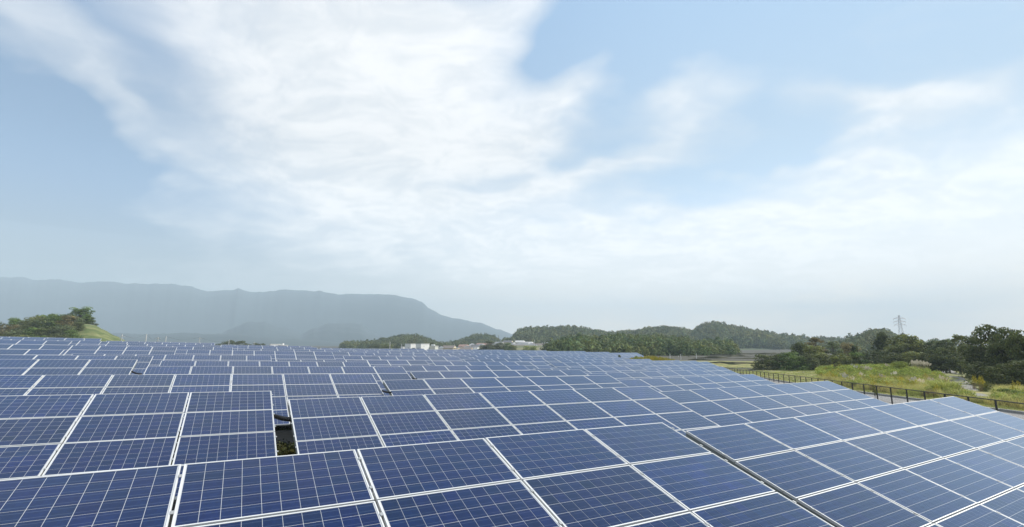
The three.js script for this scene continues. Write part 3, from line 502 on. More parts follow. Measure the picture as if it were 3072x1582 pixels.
{ // fence
  const blk = std(0.018, 0.018, 0.018, { roughness: 0.6 }), f = thing('fence', 'black metal fence with a top rail running along the path', 'fence');
  const zs = []; let z = -14.8; while (z > -101) { zs.push(z); const i = z > -24.5 ? 0 : z > -44 ? 1 : z > -54.7 ? 2 : z > -84 ? 3 : 4, a = FENCE[i], b = FENCE[i + 1]; z -= 2 / Math.hypot((b[0] - a[0]) / (b[1] - a[1]), 1); }
  // the second posts from the survey stand at z = -24.55 - 1.945 k
  const off = -24.55 - zs.reduce((p, q) => Math.abs(q + 24.55) < Math.abs(p + 24.55) ? q : p); const P = zs.map(q => q + off).map(q => V(fenceX(q), fenceY(q) + EYE, q));
  const pg = box(0.06, 1.2, 0.06, 0, 0.6, 0);
  P.forEach(p => { const m = mesh('post', pg, blk, f); m.position.copy(p).add(V(0, -0.05, 0)); });
  const wires = [];
  const diaTex = texture(64, 64, (i, j) => { const a = (i + j) % 32, b = (i - j + 64) % 32, on = a < 3 || b < 3; return [1, 1, 1].map(() => on ? 1 : 0); });
  const q = [], uv = [];
  for (let i = 0; i < P.length - 1; i++) {
    const a = P[i].clone().add(V(0, 1.13, 0)), b = P[i + 1].clone().add(V(0, 1.13, 0)); mesh('top_rail', bar(a, b, 0.026, 8), blk, f);
    for (const h of [0.1, 0.62]) wires.push(bar(P[i].clone().add(V(0, h, 0)), P[i + 1].clone().add(V(0, h, 0)), 0.006, 4));
    const c = [P[i].clone().add(V(0, 0.05, 0)), P[i + 1].clone().add(V(0, 0.05, 0)), b, a]; for (const k of [0, 1, 2, 0, 2, 3]) { q.push(c[k].x, c[k].y, c[k].z); uv.push((k === 1 || k === 2 ? 2 : 0) / 0.12, (k > 1 ? 1.08 : 0) / 0.12); }
  }
  mesh('tension_wire', merge(wires), blk, f);
  const g = new THREE.BufferGeometry(); g.setAttribute('position', new THREE.Float32BufferAttribute(q, 3)); g.setAttribute('uv', new THREE.Float32BufferAttribute(uv, 2)); g.computeVertexNormals();
  mesh('wire_netting', g, new THREE.MeshStandardMaterial({ color: lin(0.02, 0.02, 0.02), roughness: 0.7, alphaMap: diaTex, alphaTest: 0.5, side: THREE.DoubleSide }), f);
}
// gravel road climbing to the tree belt
const ROADL = [[2935, 1196], [2912, 1180], [2890, 1166], [2868, 1148], [2846, 1130], [2832, 1120], [2815, 1114], [2795, 1109]], ROADR = [[2985, 1200], [2960, 1186], [2936, 1172], [2912, 1154], [2890, 1134], [2876, 1123], [2864, 1116], [2850, 1110]];
const onGround = (u, v) => { const d = dirOf(u, v); let t = 5; for (let i = 0; i < 4000; i++) { const x = d.x * t, z = d.z * t, y = EYE + d.y * t; if (y <= ground(x, z)) return V(x, ground(x, z), z); t *= 1.002; } return V(d.x * t, 0, d.z * t); };
{
  const gravelTex = texture(256, 256, (i, j) => { const n = tnoise(i, j, 256, 6, 4), m = tnoise(i, j, 256, 100, 2); return [1, 0.95, 0.86].map(v => sRGB(v * (0.15 + 0.09 * n + 0.14 * (m - 0.5)))); }, true);
  const L = ROADL.map(([u, v], i) => { const a = onGround(u, v), b = onGround(...ROADR[i]); return [[a.x, a.z], [b.x, b.z]]; });
  tag(mesh('gravel_road', ribbon(L, 0.05, 2.5, 6), new THREE.MeshStandardMaterial({ map: gravelTex, roughness: 1, bumpMap: bumpTex, bumpScale: 0.03 })), 'grey gravel road climbing to the trees at right', null, null, 'structure');
  const wp = std(0.75, 0.75, 0.72), base = std(0.35, 0.35, 0.33);
  for (const [u, v, w] of [[2817, 1119, 'left'], [2844, 1119, 'right']]) { const p = onGround(u, v), t = thing('road_post', `slim white ${w}-hand post at the top of the gravel road`, 'post', 'white posts at the gravel road'); mesh('post', merge([new THREE.CylinderGeometry(0.06, 0.06, 0.75, 8).translate(0, 0.42, 0), new THREE.SphereGeometry(0.06, 8, 6).translate(0, 0.8, 0)]), wp, t); mesh('base', new THREE.CylinderGeometry(0.16, 0.2, 0.1, 8).translate(0, 0.07, 0), base, t); t.position.copy(p); }
}
// ---------- meadow plants ----------
function bladeGeo(seed, n, h, spread, lean, w, top) {   // tuft of grass blades
  const r = mulberry(seed), p = [], col = [];
  for (let k = 0; k < n; k++) {
    const th = r() * 6.28, x = Math.cos(th) * spread * r(), z = Math.sin(th) * spread * r(), H = h * (0.55 + 0.45 * r()), ln = lean * (0.4 + r()) * H, a = r() * 6.28, ca = Math.cos(a) * w, sa = Math.sin(a) * w, ex = Math.cos(th) * ln, ez = Math.sin(th) * ln;
    const mx = x + ex * 0.35, mz = z + ez * 0.35, my = H * 0.62, t = 0.75 + 0.5 * r();
    const c = [[x - ca, 0, z - sa], [x + ca, 0, z + sa], [mx + ca * 0.8, my, mz + sa * 0.8], [mx - ca * 0.8, my, mz - sa * 0.8], [x + ex, H * (1 - 0.25 * lean), z + ez]];
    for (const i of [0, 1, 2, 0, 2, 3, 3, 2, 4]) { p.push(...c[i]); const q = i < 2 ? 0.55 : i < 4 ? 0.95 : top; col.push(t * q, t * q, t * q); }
  }
  const g = new THREE.BufferGeometry(); g.setAttribute('position', new THREE.Float32BufferAttribute(p, 3)); g.setAttribute('color', new THREE.Float32BufferAttribute(col, 3)); g.computeVertexNormals(); return g;
}
function plumeGeo(seed, n, h) {            // silver grass: stems with feathery plumes
  const r = mulberry(seed), p = [], col = [];
  const tri = (a, b, c, t) => { p.push(...a, ...b, ...c); for (let i = 0; i < 3; i++) col.push(t, t, t); };
  for (let k = 0; k < n; k++) {
    const th = r() * 6.28, x = Math.cos(th) * 0.3 * r(), z = Math.sin(th) * 0.3 * r(), H = h * (0.75 + 0.25 * r()), lx = 0.16 * H + (r() - 0.5) * 0.3 * H, lz = (r() - 0.5) * 0.35 * H;
    tri([x - 0.008, 0, z], [x + 0.008, 0, z], [x + lx * 0.7, H * 0.8, z + lz * 0.7], 0.45);
    for (let m = 0; m < 9; m++) { const q = m / 9, bx = x + lx * (0.7 + 0.35 * q), by = H * (0.78 + 0.22 * q - 0.06 * q * q), bz = z + lz * (0.7 + 0.35 * q), a = r() * 6.28, s = 0.055 * (1.15 - q * 0.7); tri([bx, by, bz], [bx + Math.cos(a) * s, by + 0.10, bz + Math.sin(a) * s], [bx + 0.07, by + 0.06 - 0.02 * r(), bz + 0.02], 0.85 + 0.3 * r()); }
  }
  const g = new THREE.BufferGeometry(); g.setAttribute('position', new THREE.Float32BufferAttribute(p, 3)); g.setAttribute('color', new THREE.Float32BufferAttribute(col, 3)); g.computeVertexNormals(); return g;
}
const herbGeo = seed => { const r = mulberry(seed), S = []; for (let k = 0; k < 7; k++) S.push([(r() - 0.5) * 0.7, 0.15 + 0.5 * r(), (r() - 0.5) * 0.7, 0.26, 0.2, 0.26, 26, 0.065, 0.75 + 0.5 * r()]); return leafCloud(S, seed + 5); };
const rodGeo = seed => { const r = mulberry(seed), S = []; for (let k = 0; k < 6; k++) { const x = (r() - 0.5) * 0.5, z = (r() - 0.5) * 0.5, h = 0.65 + 0.35 * r(); for (let m = 0; m < 4; m++) S.push([x + 0.03 * m, h - 0.1 * m, z, 0.05 + 0.025 * m, 0.06, 0.05 + 0.025 * m, 9, 0.03, 0.9 + 0.3 * r()]); } return leafCloud(S, seed + 5); };
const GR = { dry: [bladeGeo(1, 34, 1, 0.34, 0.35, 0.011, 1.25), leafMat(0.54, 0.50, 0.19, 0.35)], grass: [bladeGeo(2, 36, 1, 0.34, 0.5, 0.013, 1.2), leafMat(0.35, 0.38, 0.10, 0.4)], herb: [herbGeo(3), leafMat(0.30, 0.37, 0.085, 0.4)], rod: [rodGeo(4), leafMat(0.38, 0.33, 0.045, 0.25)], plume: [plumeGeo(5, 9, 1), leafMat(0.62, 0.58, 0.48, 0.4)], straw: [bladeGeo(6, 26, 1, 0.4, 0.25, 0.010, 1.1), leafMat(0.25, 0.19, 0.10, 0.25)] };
const roadXZ = ROADL.map(([u, v], i) => { const a = onGround(u, v), b = onGround(...ROADR[i]); return [(a.x + b.x) / 2, (a.z + b.z) / 2, Math.hypot(a.x - b.x, a.z - b.z) / 2]; });
const offRoad = (x, z) => roadXZ.every(([a, b, w], i) => { if (Math.hypot(x - a, z - b) < w + 0.35) return false; const n = roadXZ[i + 1]; if (!n) return true; const t = clamp(((x - a) * (n[0] - a) + (z - b) * (n[1] - b)) / ((n[0] - a) ** 2 + (n[1] - b) ** 2)); return Math.hypot(x - mix(a, n[0], t), z - mix(b, n[1], t)) > mix(w, n[2], t) + 0.3; });
const lowNearRoad = (x, z) => { const u = PW / 2 + FOC * x / -z; return mix(1, 0.35, smooth(2862, 2880, u) * smooth(2960, 2935, u) * smooth(-34, -37, z) * smooth(-72, -60, z)); };
function scatter(name, label, kind, n, seed, f) {     // f(x, z, r) -> height or 0
  const r = mulberry(seed), L = [], [g, m] = GR[kind];
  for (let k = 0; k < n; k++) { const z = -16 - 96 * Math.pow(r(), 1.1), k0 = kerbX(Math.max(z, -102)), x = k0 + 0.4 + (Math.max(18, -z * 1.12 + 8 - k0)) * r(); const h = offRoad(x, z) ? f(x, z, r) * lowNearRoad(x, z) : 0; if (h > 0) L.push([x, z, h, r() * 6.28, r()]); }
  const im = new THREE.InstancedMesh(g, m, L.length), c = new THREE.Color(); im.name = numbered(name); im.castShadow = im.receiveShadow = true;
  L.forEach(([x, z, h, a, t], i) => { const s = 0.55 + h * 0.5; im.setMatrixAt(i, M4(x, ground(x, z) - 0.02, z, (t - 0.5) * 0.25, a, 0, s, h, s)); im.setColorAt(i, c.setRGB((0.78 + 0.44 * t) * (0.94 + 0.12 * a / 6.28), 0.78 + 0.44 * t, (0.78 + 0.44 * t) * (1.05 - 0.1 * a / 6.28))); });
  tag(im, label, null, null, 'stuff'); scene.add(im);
}
const patch = (x, z, s, o) => fbm(x / s + o, z / s - o, 3);
const verge = (x, z) => x - kerbX(Math.max(z, -102));
const mound = (x, z) => Math.exp(-(((x - 57) / 15) ** 2) - ((z + 78) / 13) ** 2);
const plain = (x, z) => smooth(2470, 2400, PW / 2 + FOC * x / -z) * smooth(-55, -66, z);   // the mown field on the far left of the meadow
scatter('grass', 'short green grass of the verge beside the path', 'grass', 16000, 201, (x, z, r) => { const v = verge(x, z); return v < 3.2 ? 0.08 + 0.12 * r() : plain(x, z) > 0.5 && r() < 0.7 ? 0.12 + 0.12 * r() : 0; });
scatter('dry_grass', 'tall dry grass of the meadow', 'dry', 23000, 202, (x, z, r) => { const v = verge(x, z); return v > 1.8 + r() * 2 && plain(x, z) < 0.4 && patch(x, z, 3, 3) > 0.25 + 0.35 * r() && mound(x, z) < 0.25 + 0.5 * r() ? 0.45 + 0.55 * r() : 0; });
scatter('meadow_grass', 'tall green grass of the meadow', 'grass', 12000, 203, (x, z, r) => { const v = verge(x, z); return v > 2.2 + r() * 2 && plain(x, z) < 0.5 && patch(x, z, 3, 40) > 0.25 + 0.3 * r() ? 0.35 + 0.5 * r() : 0; });
scatter('ground_cover', 'bright green leafy creeper covering the mound in the meadow', 'herb', 14000, 204, (x, z, r) => { const m = mound(x, z); return (m > 0.18 + 0.25 * r() || patch(x, z, 3.5, 70) > 0.45 + 0.3 * r()) && verge(x, z) > 4 && plain(x, z) < 0.4 ? 0.55 + 0.6 * r() + 0.3 * m : 0; });
scatter('goldenrod', 'yellow goldenrod flowering through the meadow', 'rod', 2600, 205, (x, z, r) => verge(x, z) > 3.4 && plain(x, z) < 0.35 && patch(x, z, 2.2, 120) > 0.50 + 0.2 * r() ? 0.7 + 0.5 * r() : 0);
scatter('silver_grass', 'pale silver grass plumes scattered through the meadow', 'plume', 700, 206, (x, z, r) => verge(x, z) > 3.6 && PW / 2 + FOC * x / -z < 2800 && plain(x, z) < 0.3 && patch(x, z, 2.6, 160) > 0.47 + 0.25 * r() ? 1.0 + 0.45 * r() : 0);
scatter('brown_stalks', 'brown dead stalks standing in the meadow', 'straw', 11000, 207, (x, z, r) => verge(x, z) > 2.6 && plain(x, z) < 0.4 && patch(x, z, 2.5, 200) > 0.4 + 0.3 * r() ? 0.6 + 0.4 * r() : 0);
// single plants that stand out
function tuft(name, label, cat, u, v, h, w, pieces, group) { const t = thing(name, label, cat, group), p = onGround(u, v); pieces.forEach(([part, kind, s]) => { const m = mesh(part, GR[kind][0], GR[kind][1], t); m.scale.set(w * s, h * s, w * s); m.rotation.y = s * 5; }); t.position.copy(p); return t; }
const bigTuft = bladeGeo(77, 260, 1, 0.42, 0.75, 0.013, 1.15);
{ const t = thing('grass_tussock', 'big green tussock of silver grass behind the fence at right', 'tussock'), p = onGround(2840, 1186), m = mesh('blades', bigTuft, GR.grass[1], t); m.scale.set(2.1, 1.75, 2.1); t.position.copy(p); }
for (const [u, v, h, l] of [[2428, 1112, 1.5, 'clump of white silver grass plumes on the mown field edge'], [2445, 1113, 1.3, 'white silver grass plumes right of the first plume clump'], [2600, 1128, 1.3, 'leaning pale silver grass left of the green mound'], [2755, 1116, 1.7, 'tall pale silver grass clump on top of the mound'], [2775, 1118, 1.6, 'pale silver grass at the right end of the mound'], [2740, 1114, 1.6, 'feathery silver grass above the green mound, left of the tall clump']]) tuft('silver_grass_clump', l, 'silver grass', u, v, h, h * 1.1, [['plumes', 'plume', 1], ['plumes', 'plume', 1.1], ['plumes', 'plume', 0.9], ['blades', 'dry', 0.8], ['blades', 'grass', 0.75]]);
plant('airy', 'olive', 2502, 1074, 76, 42, 'thin young sapling standing among the silver grass', 'sapling', null, null, 'sapling');
plant('bush', 'lime', 2700, 1095, 72, 46, 'leafy yellow-green bush on top of the mound', 'bush', null);
plant('bush', 'green', 3010, 1160, 38, 40, 'green weed bush at right in front of the dark trees', 'bush', null);
plant('bush', 'green', 3050, 1168, 36, 46, 'green weed bush nearest the right edge', 'bush', null);
plant('bush', 'olive', 2950, 1138, 46, 30, 'rounded olive bush beside the gravel road', 'bush', null);
plant('airy', 'olive', 2621, 1158, 36, 16, 'tall thin weed growing through the fence by the path', 'weed', null, null, 'tall_weed');
for (const [u, v, l] of [[2925, 1170, 'left-hand'], [2945, 1176, 'right-hand']]) tuft('goldenrod_plant', `${l} tall goldenrod with orange-yellow flowers beside the gravel road`, 'goldenrod', u, v, 1.5, 1.0, [['flowers', 'rod', 1], ['flowers', 'rod', 0.9], ['stalks', 'straw', 0.8]]);
// goldenrod bank and shrubs beyond the array
{
  const r = mulberry(88), [g, m] = GR.rod, L = []; for (let k = 0; k < 520; k++) { const u = mix(1885, 2018, r()), z = 96 + 8 * r(), x = (u - PW / 2) / FOC * z; L.push([x, z, 0.8 + 0.8 * r() + 0.7 * Math.sin((u - 1885) / 133 * Math.PI), r()]); }
  const im = new THREE.InstancedMesh(g, m, L.length), c = new THREE.Color(); im.name = numbered('goldenrod'); L.forEach(([x, z, h, t], i) => { im.setMatrixAt(i, M4(x, ground(x, -z) + 0.2, -z, 0, t * 6, 0, 1.3, h, 1.3)); im.setColorAt(i, c.setRGB(0.55 + 0.5 * t, 0.75 + 0.2 * t, 0.9)); }); tag(im, 'orange-yellow goldenrod bank beyond the rows of tables', null, null, 'stuff'); scene.add(im);
  plant('bush', 'dark', 1858, 1060, 97, 13, 'narrow dark shrub in front of the farthest tables', 'shrub', null, null, 'shrub');
  plant('bush', 'lime', 1908, 1064, 97, 22, 'yellow-green shrub in front of the farthest tables', 'shrub', null, null, 'shrub');
}
// weeds growing in the shade under the tables, seen through the gap
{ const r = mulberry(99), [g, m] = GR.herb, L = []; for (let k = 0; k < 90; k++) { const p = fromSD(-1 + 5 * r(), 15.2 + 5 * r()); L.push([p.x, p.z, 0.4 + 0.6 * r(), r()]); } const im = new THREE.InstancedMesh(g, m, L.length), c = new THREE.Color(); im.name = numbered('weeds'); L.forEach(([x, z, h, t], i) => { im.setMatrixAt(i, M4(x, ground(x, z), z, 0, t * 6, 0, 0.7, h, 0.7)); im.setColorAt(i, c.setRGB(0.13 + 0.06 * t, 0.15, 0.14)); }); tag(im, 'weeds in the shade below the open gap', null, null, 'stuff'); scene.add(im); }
// brown terraced plots
{
  const plotTex = texture(512, 512, (i, j) => { const n = tnoise(i, j, 512, 4, 5), s = tnoise(i, j * 1, 512, 16, 3), row = 0.5 + 0.5 * Math.sin(j * 0.55 + n * 5); return mix3([0.25, 0.225, 0.18], [0.17, 0.17, 0.08], clamp((n - 0.45) * 4)).map(v => sRGB(v * (0.4 + 0.75 * s + 0.25 * row))); }, true);
  const x0 = z => (2055 - PW / 2) / FOC * z, x1 = z => (2420 - PW / 2) / FOC * z, f = thing('terraced_plots', null, null); tag(f, 'bare brown terraced plots below the wooded ridge', null, null, 'structure');
  const bankMat = new THREE.MeshStandardMaterial({ color: lin(0.085, 0.085, 0.05), roughness: 1, side: THREE.DoubleSide });
  for (let k = 0; k < 7; k++) {
    const za = 118 + k * 17, zb = za + 16.2, y = EYE - 5.15 + k * 0.06, n = 40, p = [], ix = [], uv = [];
    for (let j = 0; j < 4; j++) for (let i = 0; i <= n; i++) { const z = [za, za + 0.5, za + 8, zb][j] + (j < 2 ? (fbm(i * 0.3 + k * 9, 2, 3) - 0.5) * 9 : 0), x = mix(x0(z), x1(z), i / n); p.push(x, y + [-0.6, 1.15, 0.35, -0.05][j] * (0.4 + 1.2 * fbm(x * 0.14 + k * 5, k, 3)) + (fbm(x * 0.2, z * 0.2, 3) - 0.5) * 0.6, -z); uv.push(x / 9, z / 9); }
    for (const [part, j0, j1, m] of [['bank', 0, 1, bankMat], ['plot', 1, 3, new THREE.MeshStandardMaterial({ map: plotTex, roughness: 1, color: lin(1.25 - 0.12 * (k % 3), 1.25 - 0.1 * (k % 2), 1.2 - 0.12 * (k % 3)), side: THREE.DoubleSide })]]) {
      ix.length = 0; for (let j = j0; j < j1; j++) for (let i = 0; i < n; i++) { const a = j * (n + 1) + i, b = a + n + 1; ix.push(a, a + 1, b, a + 1, b + 1, b); }
      const g = new THREE.BufferGeometry(); g.setAttribute('position', new THREE.Float32BufferAttribute(p, 3)); g.setAttribute('uv', new THREE.Float32BufferAttribute(uv, 2)); g.setIndex([...ix]); g.computeVertexNormals(); mesh(part, g, m, f);
    }
  }
}
// ---------- buildings, poles, pylons ----------
const paintWhite = std(0.72, 0.72, 0.69), paintGrey = std(0.5, 0.5, 0.48), glassDark = std(0.05, 0.06, 0.07, { roughness: 0.2 });
// industrial buildings turned so that one corner points at the array: u0..uc is the long front, uc..u1 the end wall in the sun
function cornerShed(name, label, u0, uc, u1, vTop, z, opts = {}) {
  const th = -0.6, px = z / FOC, w = (uc - u0) * px / Math.cos(th), d = (u1 - uc) * px / -Math.sin(th), c = at(uc, vTop, z), y0 = ground(c.x, -z) - 0.5, h = c.y - y0, t = thing(name, label, 'building');
  mesh('wall', box(w, h, d, -w / 2, h / 2, -d / 2), opts.wall || paintWhite, t);
  mesh('roof', box(w + 0.3, 0.25, d + 0.3, -w / 2, h + 0.126, -d / 2), paintGrey, t);
  for (const [x, dw, dh, up] of opts.doors || []) mesh('door', box(dw, dh, 0.08, -x * w, up + dh / 2 + h - opts.show, 0.045), shut, t);
  for (const [x, dw, dh, up] of opts.ends || []) mesh('window', box(0.08, dh, dw, 0.045, up + dh / 2 + h - opts.show, -x * d), glassDark, t);
  for (const x of opts.vents || []) mesh('roof_vent', new THREE.CylinderGeometry(0.5, 0.55, 0.8, 12).translate(-x * w, h + 0.65, -d * 0.4), paintWhite, t);
  t.position.set(c.x, y0, -z); t.rotation.y = th;
}
const shut = std(0.3, 0.31, 0.32), cream2 = std(0.62, 0.62, 0.54);
cornerShed('warehouse', 'left bay of the big white warehouse on the skyline', 1212, 1232, 1245, 1032.5, 292, { show: 2.9, doors: [[0.35, 0.5, 0.8, 0.1]], ends: [[0.5, 2.6, 0.5, 0.1]] });
cornerShed('warehouse', 'right bay of the big white warehouse, with the widest sunlit end', 1245, 1263, 1283, 1032.5, 290, { show: 2.9, doors: [[0.2, 0.5, 0.8, 0.1], [0.55, 1.2, 0.5, 0.2]], ends: [[0.35, 0.5, 0.22, 1.4]] });
cornerShed('factory_annex', 'low annex with roof vents right of the big warehouse', 1284, 1305, 1313, 1039, 294, { wall: cream2, show: 1.7, vents: [0.35, 0.55, 0.7] });
cornerShed('factory_annex', 'small low white annex left of the big warehouse', 1201, 1209, 1213, 1041.5, 297, { show: 1.2 });
cornerShed('white_building', 'white box building on the skyline right of the tree clump', 806, 811, 829, 1034, 240, { show: 1.2 });
cornerShed('white_building', 'low white building right of the white box building', 829, 842, 855, 1037, 242, { show: 0.8, vents: [0.3] });
const winGeo = box(1.2, 1.1, 0.08), wallC = { white: std(0.8, 0.79, 0.75), cream: std(0.6, 0.52, 0.36), grey: std(0.42, 0.42, 0.4), pink: std(0.5, 0.33, 0.28), tan: std(0.4, 0.32, 0.22) }, roofC = { dark: std(0.11, 0.11, 0.115), slate: std(0.2, 0.205, 0.215), rust: std(0.27, 0.17, 0.14), brown: std(0.17, 0.145, 0.13), pale: std(0.45, 0.45, 0.44) };
function house(u, vTop, z, w, wall, roof, turn, label) {
  const t = thing('house', label, 'house', null), p = at(u, vTop, z), h = 5.2, d = 7, rh = 2.2;
  mesh('wall', box(w, h + 4, d, 0, h / 2 - 2, 0), wallC[wall], t);
  const sh = new THREE.Shape([[-d / 2 - 0.6, 0], [d / 2 + 0.6, 0], [0, rh]].map(q => new THREE.Vector2(...q))), rg = new THREE.ExtrudeGeometry(sh, { depth: w + 1.0, bevelEnabled: false }); rg.rotateY(Math.PI / 2); rg.translate(-w / 2 - 0.5, h + 0.005, 0); mesh('roof', rg, roofC[roof], t);
  const gs = new THREE.Shape([[-d / 2, 0], [d / 2, 0], [0, rh * 0.86]].map(q => new THREE.Vector2(...q))); for (const s of [-1, 1]) { const g = new THREE.ExtrudeGeometry(gs, { depth: 0.1, bevelEnabled: false }); g.rotateY(Math.PI / 2); g.translate(s * (w / 2 + 0.51) - 0.05, h + 0.01, 0); mesh('gable', g, wallC[wall], t); }
  for (const [x, y] of [[-0.28, 3.7], [0.25, 3.7], [-0.25, 1.3], [0.3, 1.3]]) mesh('window', winGeo, glassDark, t).position.set(x * w, y, d / 2 + 0.03);
  for (const z2 of [-1.4, 1.5]) { const m = mesh('window', winGeo, glassDark, t); m.position.set(w / 2 + 0.03, 3.6, z2); m.rotation.y = Math.PI / 2; }
  mesh('door', box(1.0, 2.0, 0.08, 0, 1.0, d / 2 + 0.04), roofC.brown, t);
  t.scale.setScalar(0.8); t.position.set(p.x, p.y - (h + rh) * 0.8, -z); t.rotation.y = -turn;
}
const HOUSES = [
  [1323, 1038, 330, 5, 'white', 'dark', 1.3, 'narrow white gabled house right of the factory annex'],
  [1347, 1037, 330, 10, 'cream', 'brown', 0.3, 'cream house with wide brown hip roof behind the array'],
  [1371, 1042, 350, 5, 'cream', 'slate', 0.9, 'small cream house with slate roof, left of a yellowish one'],
  [1382, 1041, 352, 5, 'cream', 'dark', 1.2, 'yellowish house with dark roof beside the small cream one'],
  [1391, 1034, 420, 9, 'pink', 'rust', 0.4, 'pink house with red roof at the left of the village'],
  [1398, 1036, 415, 6, 'white', 'rust', 1.3, 'white house with red roof beside the pink one'],
  [1397, 1042, 350, 11, 'tan', 'brown', 0.2, 'long brown-roofed house low in the village'],
  [1417, 1031, 430, 6, 'white', 'pale', 1.2, 'tall white house with pale roof near the left of the village'],
  [1412, 1041, 360, 9, 'grey', 'slate', 0.5, 'grey house with slate roof below the tall white house'],
  [1421, 1043, 355, 6, 'white', 'slate', 1.2, 'low white house close to the array edge'],
  [1427, 1034, 425, 8, 'grey', 'dark', 0.3, 'grey house with dark roof right of the tall white house'],
  [1434, 1038, 380, 6, 'cream', 'dark', 1.1, 'cream gabled house left of the dark trees'],
  [1440, 1036, 385, 6, 'white', 'slate', 1.2, 'white gabled house left of the dark trees'],
  [1448, 1030, 450, 13, 'pink', 'rust', 0.2, 'long pink house with faded red roof above the trees'],
  [1466, 1030, 450, 11, 'pink', 'rust', 0.15, 'second long red-roofed house above the trees'],
  [1452, 1036, 390, 6, 'white', 'slate', 1.25, 'white gable end peeping over the trees'],
  [1483, 1030, 440, 6, 'white', 'slate', 1.25, 'white house with two gables right of the red roofs'],
  [1494, 1026, 450, 11, 'white', 'slate', 0.25, 'white house with broad slate roof by the crane'],
  [1491, 1033, 420, 6, 'white', 'dark', 1.2, 'small white house below the broad slate roof'],
  [1510, 1026, 470, 14, 'grey', 'slate', 0.1, 'long grey building with flat slate roof right of the crane'],
  [1524, 1022, 460, 10, 'cream', 'dark', 0.35, 'house with big dark roof on the rise'],
  [1521, 1030, 430, 7, 'cream', 'brown', 1.1, 'cream house below the big dark roof'],
  [1545, 1031, 430, 12, 'grey', 'slate', 0.2, 'slate-roofed house left of the middle of the village'],
  [1553, 1035, 400, 15, 'white', 'brown', 0.12, 'long brown-roofed white house low among the village'],
  [1560, 1022, 470, 10, 'white', 'pale', 0.3, 'pale round-roofed house high against the wood'],
  [1572, 1028, 450, 10, 'grey', 'slate', 0.25, 'grey house with slate roof under the wood'],
  [1585, 1026, 455, 10, 'white', 'pale', 0.3, 'white house with pale roof under the wood'],
  [1588, 1033, 410, 12, 'grey', 'slate', 0.1, 'wide grey house in the middle of the village'],
  [1606, 1034, 405, 6, 'white', 'slate', 1.2, 'small white gabled house right of the village middle'],
  [1618, 1031, 420, 14, 'grey', 'brown', 0.2, 'wide house with brown roof at right of the village'],
  [1634, 1032, 418, 12, 'tan', 'brown', 0.2, 'tan house with brown roof at right of the village'],
  [1656, 1028, 425, 12, 'white', 'slate', 0.35, 'white two-storey house second from the right end of the village'],
  [1672, 1027, 425, 14, 'cream', 'pale', 0.35, 'cream house with pale roof at the right end of the village'],
];
HOUSES.push([1332, 1041, 345, 5, 'grey', 'slate', 1.0, 'low grey shed between the white gabled and the cream house'], [1405, 1039, 372, 6, 'white', 'dark', 0.9, 'white gable above the long brown roof'], [1428, 1040, 365, 6, 'white', 'slate', 0.8, 'white gable right of the grey slate-roofed house'], [1444, 1032, 440, 6, 'white', 'slate', 0.9, 'white gable under the long pink house'], [1474, 1034, 430, 6, 'cream', 'slate', 1.0, 'cream gable between the red roofs and the trees'], [1503, 1031, 425, 6, 'white', 'slate', 0.9, 'white gable below the crane'], [1536, 1027, 450, 6, 'white', 'dark', 0.8, 'white gable right of the big dark roof'], [1566, 1033, 415, 6, 'white', 'slate', 0.9, 'white gable beside the long brown-roofed house'], [1597, 1030, 430, 6, 'white', 'slate', 1.0, 'tall white gable in the village middle'], [1645, 1033, 415, 6, 'white', 'slate', 0.9, 'white gable left of the two-storey house']);
for (const h of HOUSES) house(...h);
{ // grey-roofed shed building below the ridge
  const t = thing('outbuilding', 'small white open-fronted building with dark roof below the ridge', 'building'), p = at(2060, 1085, 190); const y0 = p.y - 0.3, w = 4.2;
  mesh('wall', merge([box(w, 1.0, 3, 0, 1.8, -1.5), box(0.35, 1.4, 3, w / 2 - 0.2, 0.65, -1.5), box(0.35, 1.4, 3, -w / 2 + 0.3, 0.65, -1.5), box(w - 0.6, 1.3, 0.2, 0, 0.65, -2.9)]), paintWhite, t);
  const sh = new THREE.Shape([[-2.1, 0], [2.1, 0], [0, 1.3]].map(q => new THREE.Vector2(...q))); const rg = new THREE.ExtrudeGeometry(sh, { depth: w + 0.6, bevelEnabled: false }); rg.rotateY(Math.PI / 2); rg.translate(-w / 2 - 0.3, 2.305, -1.5); mesh('roof', rg, roofC.slate, t);
  mesh('pillar', box(0.25, 1.3, 0.25, 0.6, 0.65, -0.2), paintWhite, t);
  t.position.set(p.x, y0, -190);
}
// dark trees in front of the village, and along the field edge
const VT = [[1470, 1034, 300, 42, 'dark'], [1500, 1036, 300, 36, 'dark'], [1523, 1033, 300, 34, 'green'], [1538, 1039, 300, 26, 'olive'], [1448, 1040, 300, 26, 'dark'], [1600, 1042, 290, 24, 'lime'], [1640, 1042, 285, 36, 'dark'], [1665, 1041, 285, 34, 'dark'], [1695, 1036, 285, 40, 'green'], [1720, 1034, 285, 40, 'dark'], [1580, 1046, 290, 24, 'lime'], [1296, 1024, 330, 18, 'dark'], [1285, 1029, 332, 14, 'dark'], [1190, 1040, 310, 18, 'dark'], [1150, 1036, 330, 26, 'olive'], [1130, 1036, 335, 24, 'dark'], [1168, 1035, 330, 26, 'olive'], [1113, 1040, 335, 18, 'dark']];
const vw = u => u < 1200 ? 'left of the big warehouse' : u < 1300 ? 'behind the big warehouse' : u < 1545 ? 'in front of the left half of the village' : u < 1610 ? 'on the green plot below the village' : 'in front of the right end of the village';
const seenV = {}; const NTH = ['first', 'second', 'third', 'fourth', 'fifth', 'sixth'];
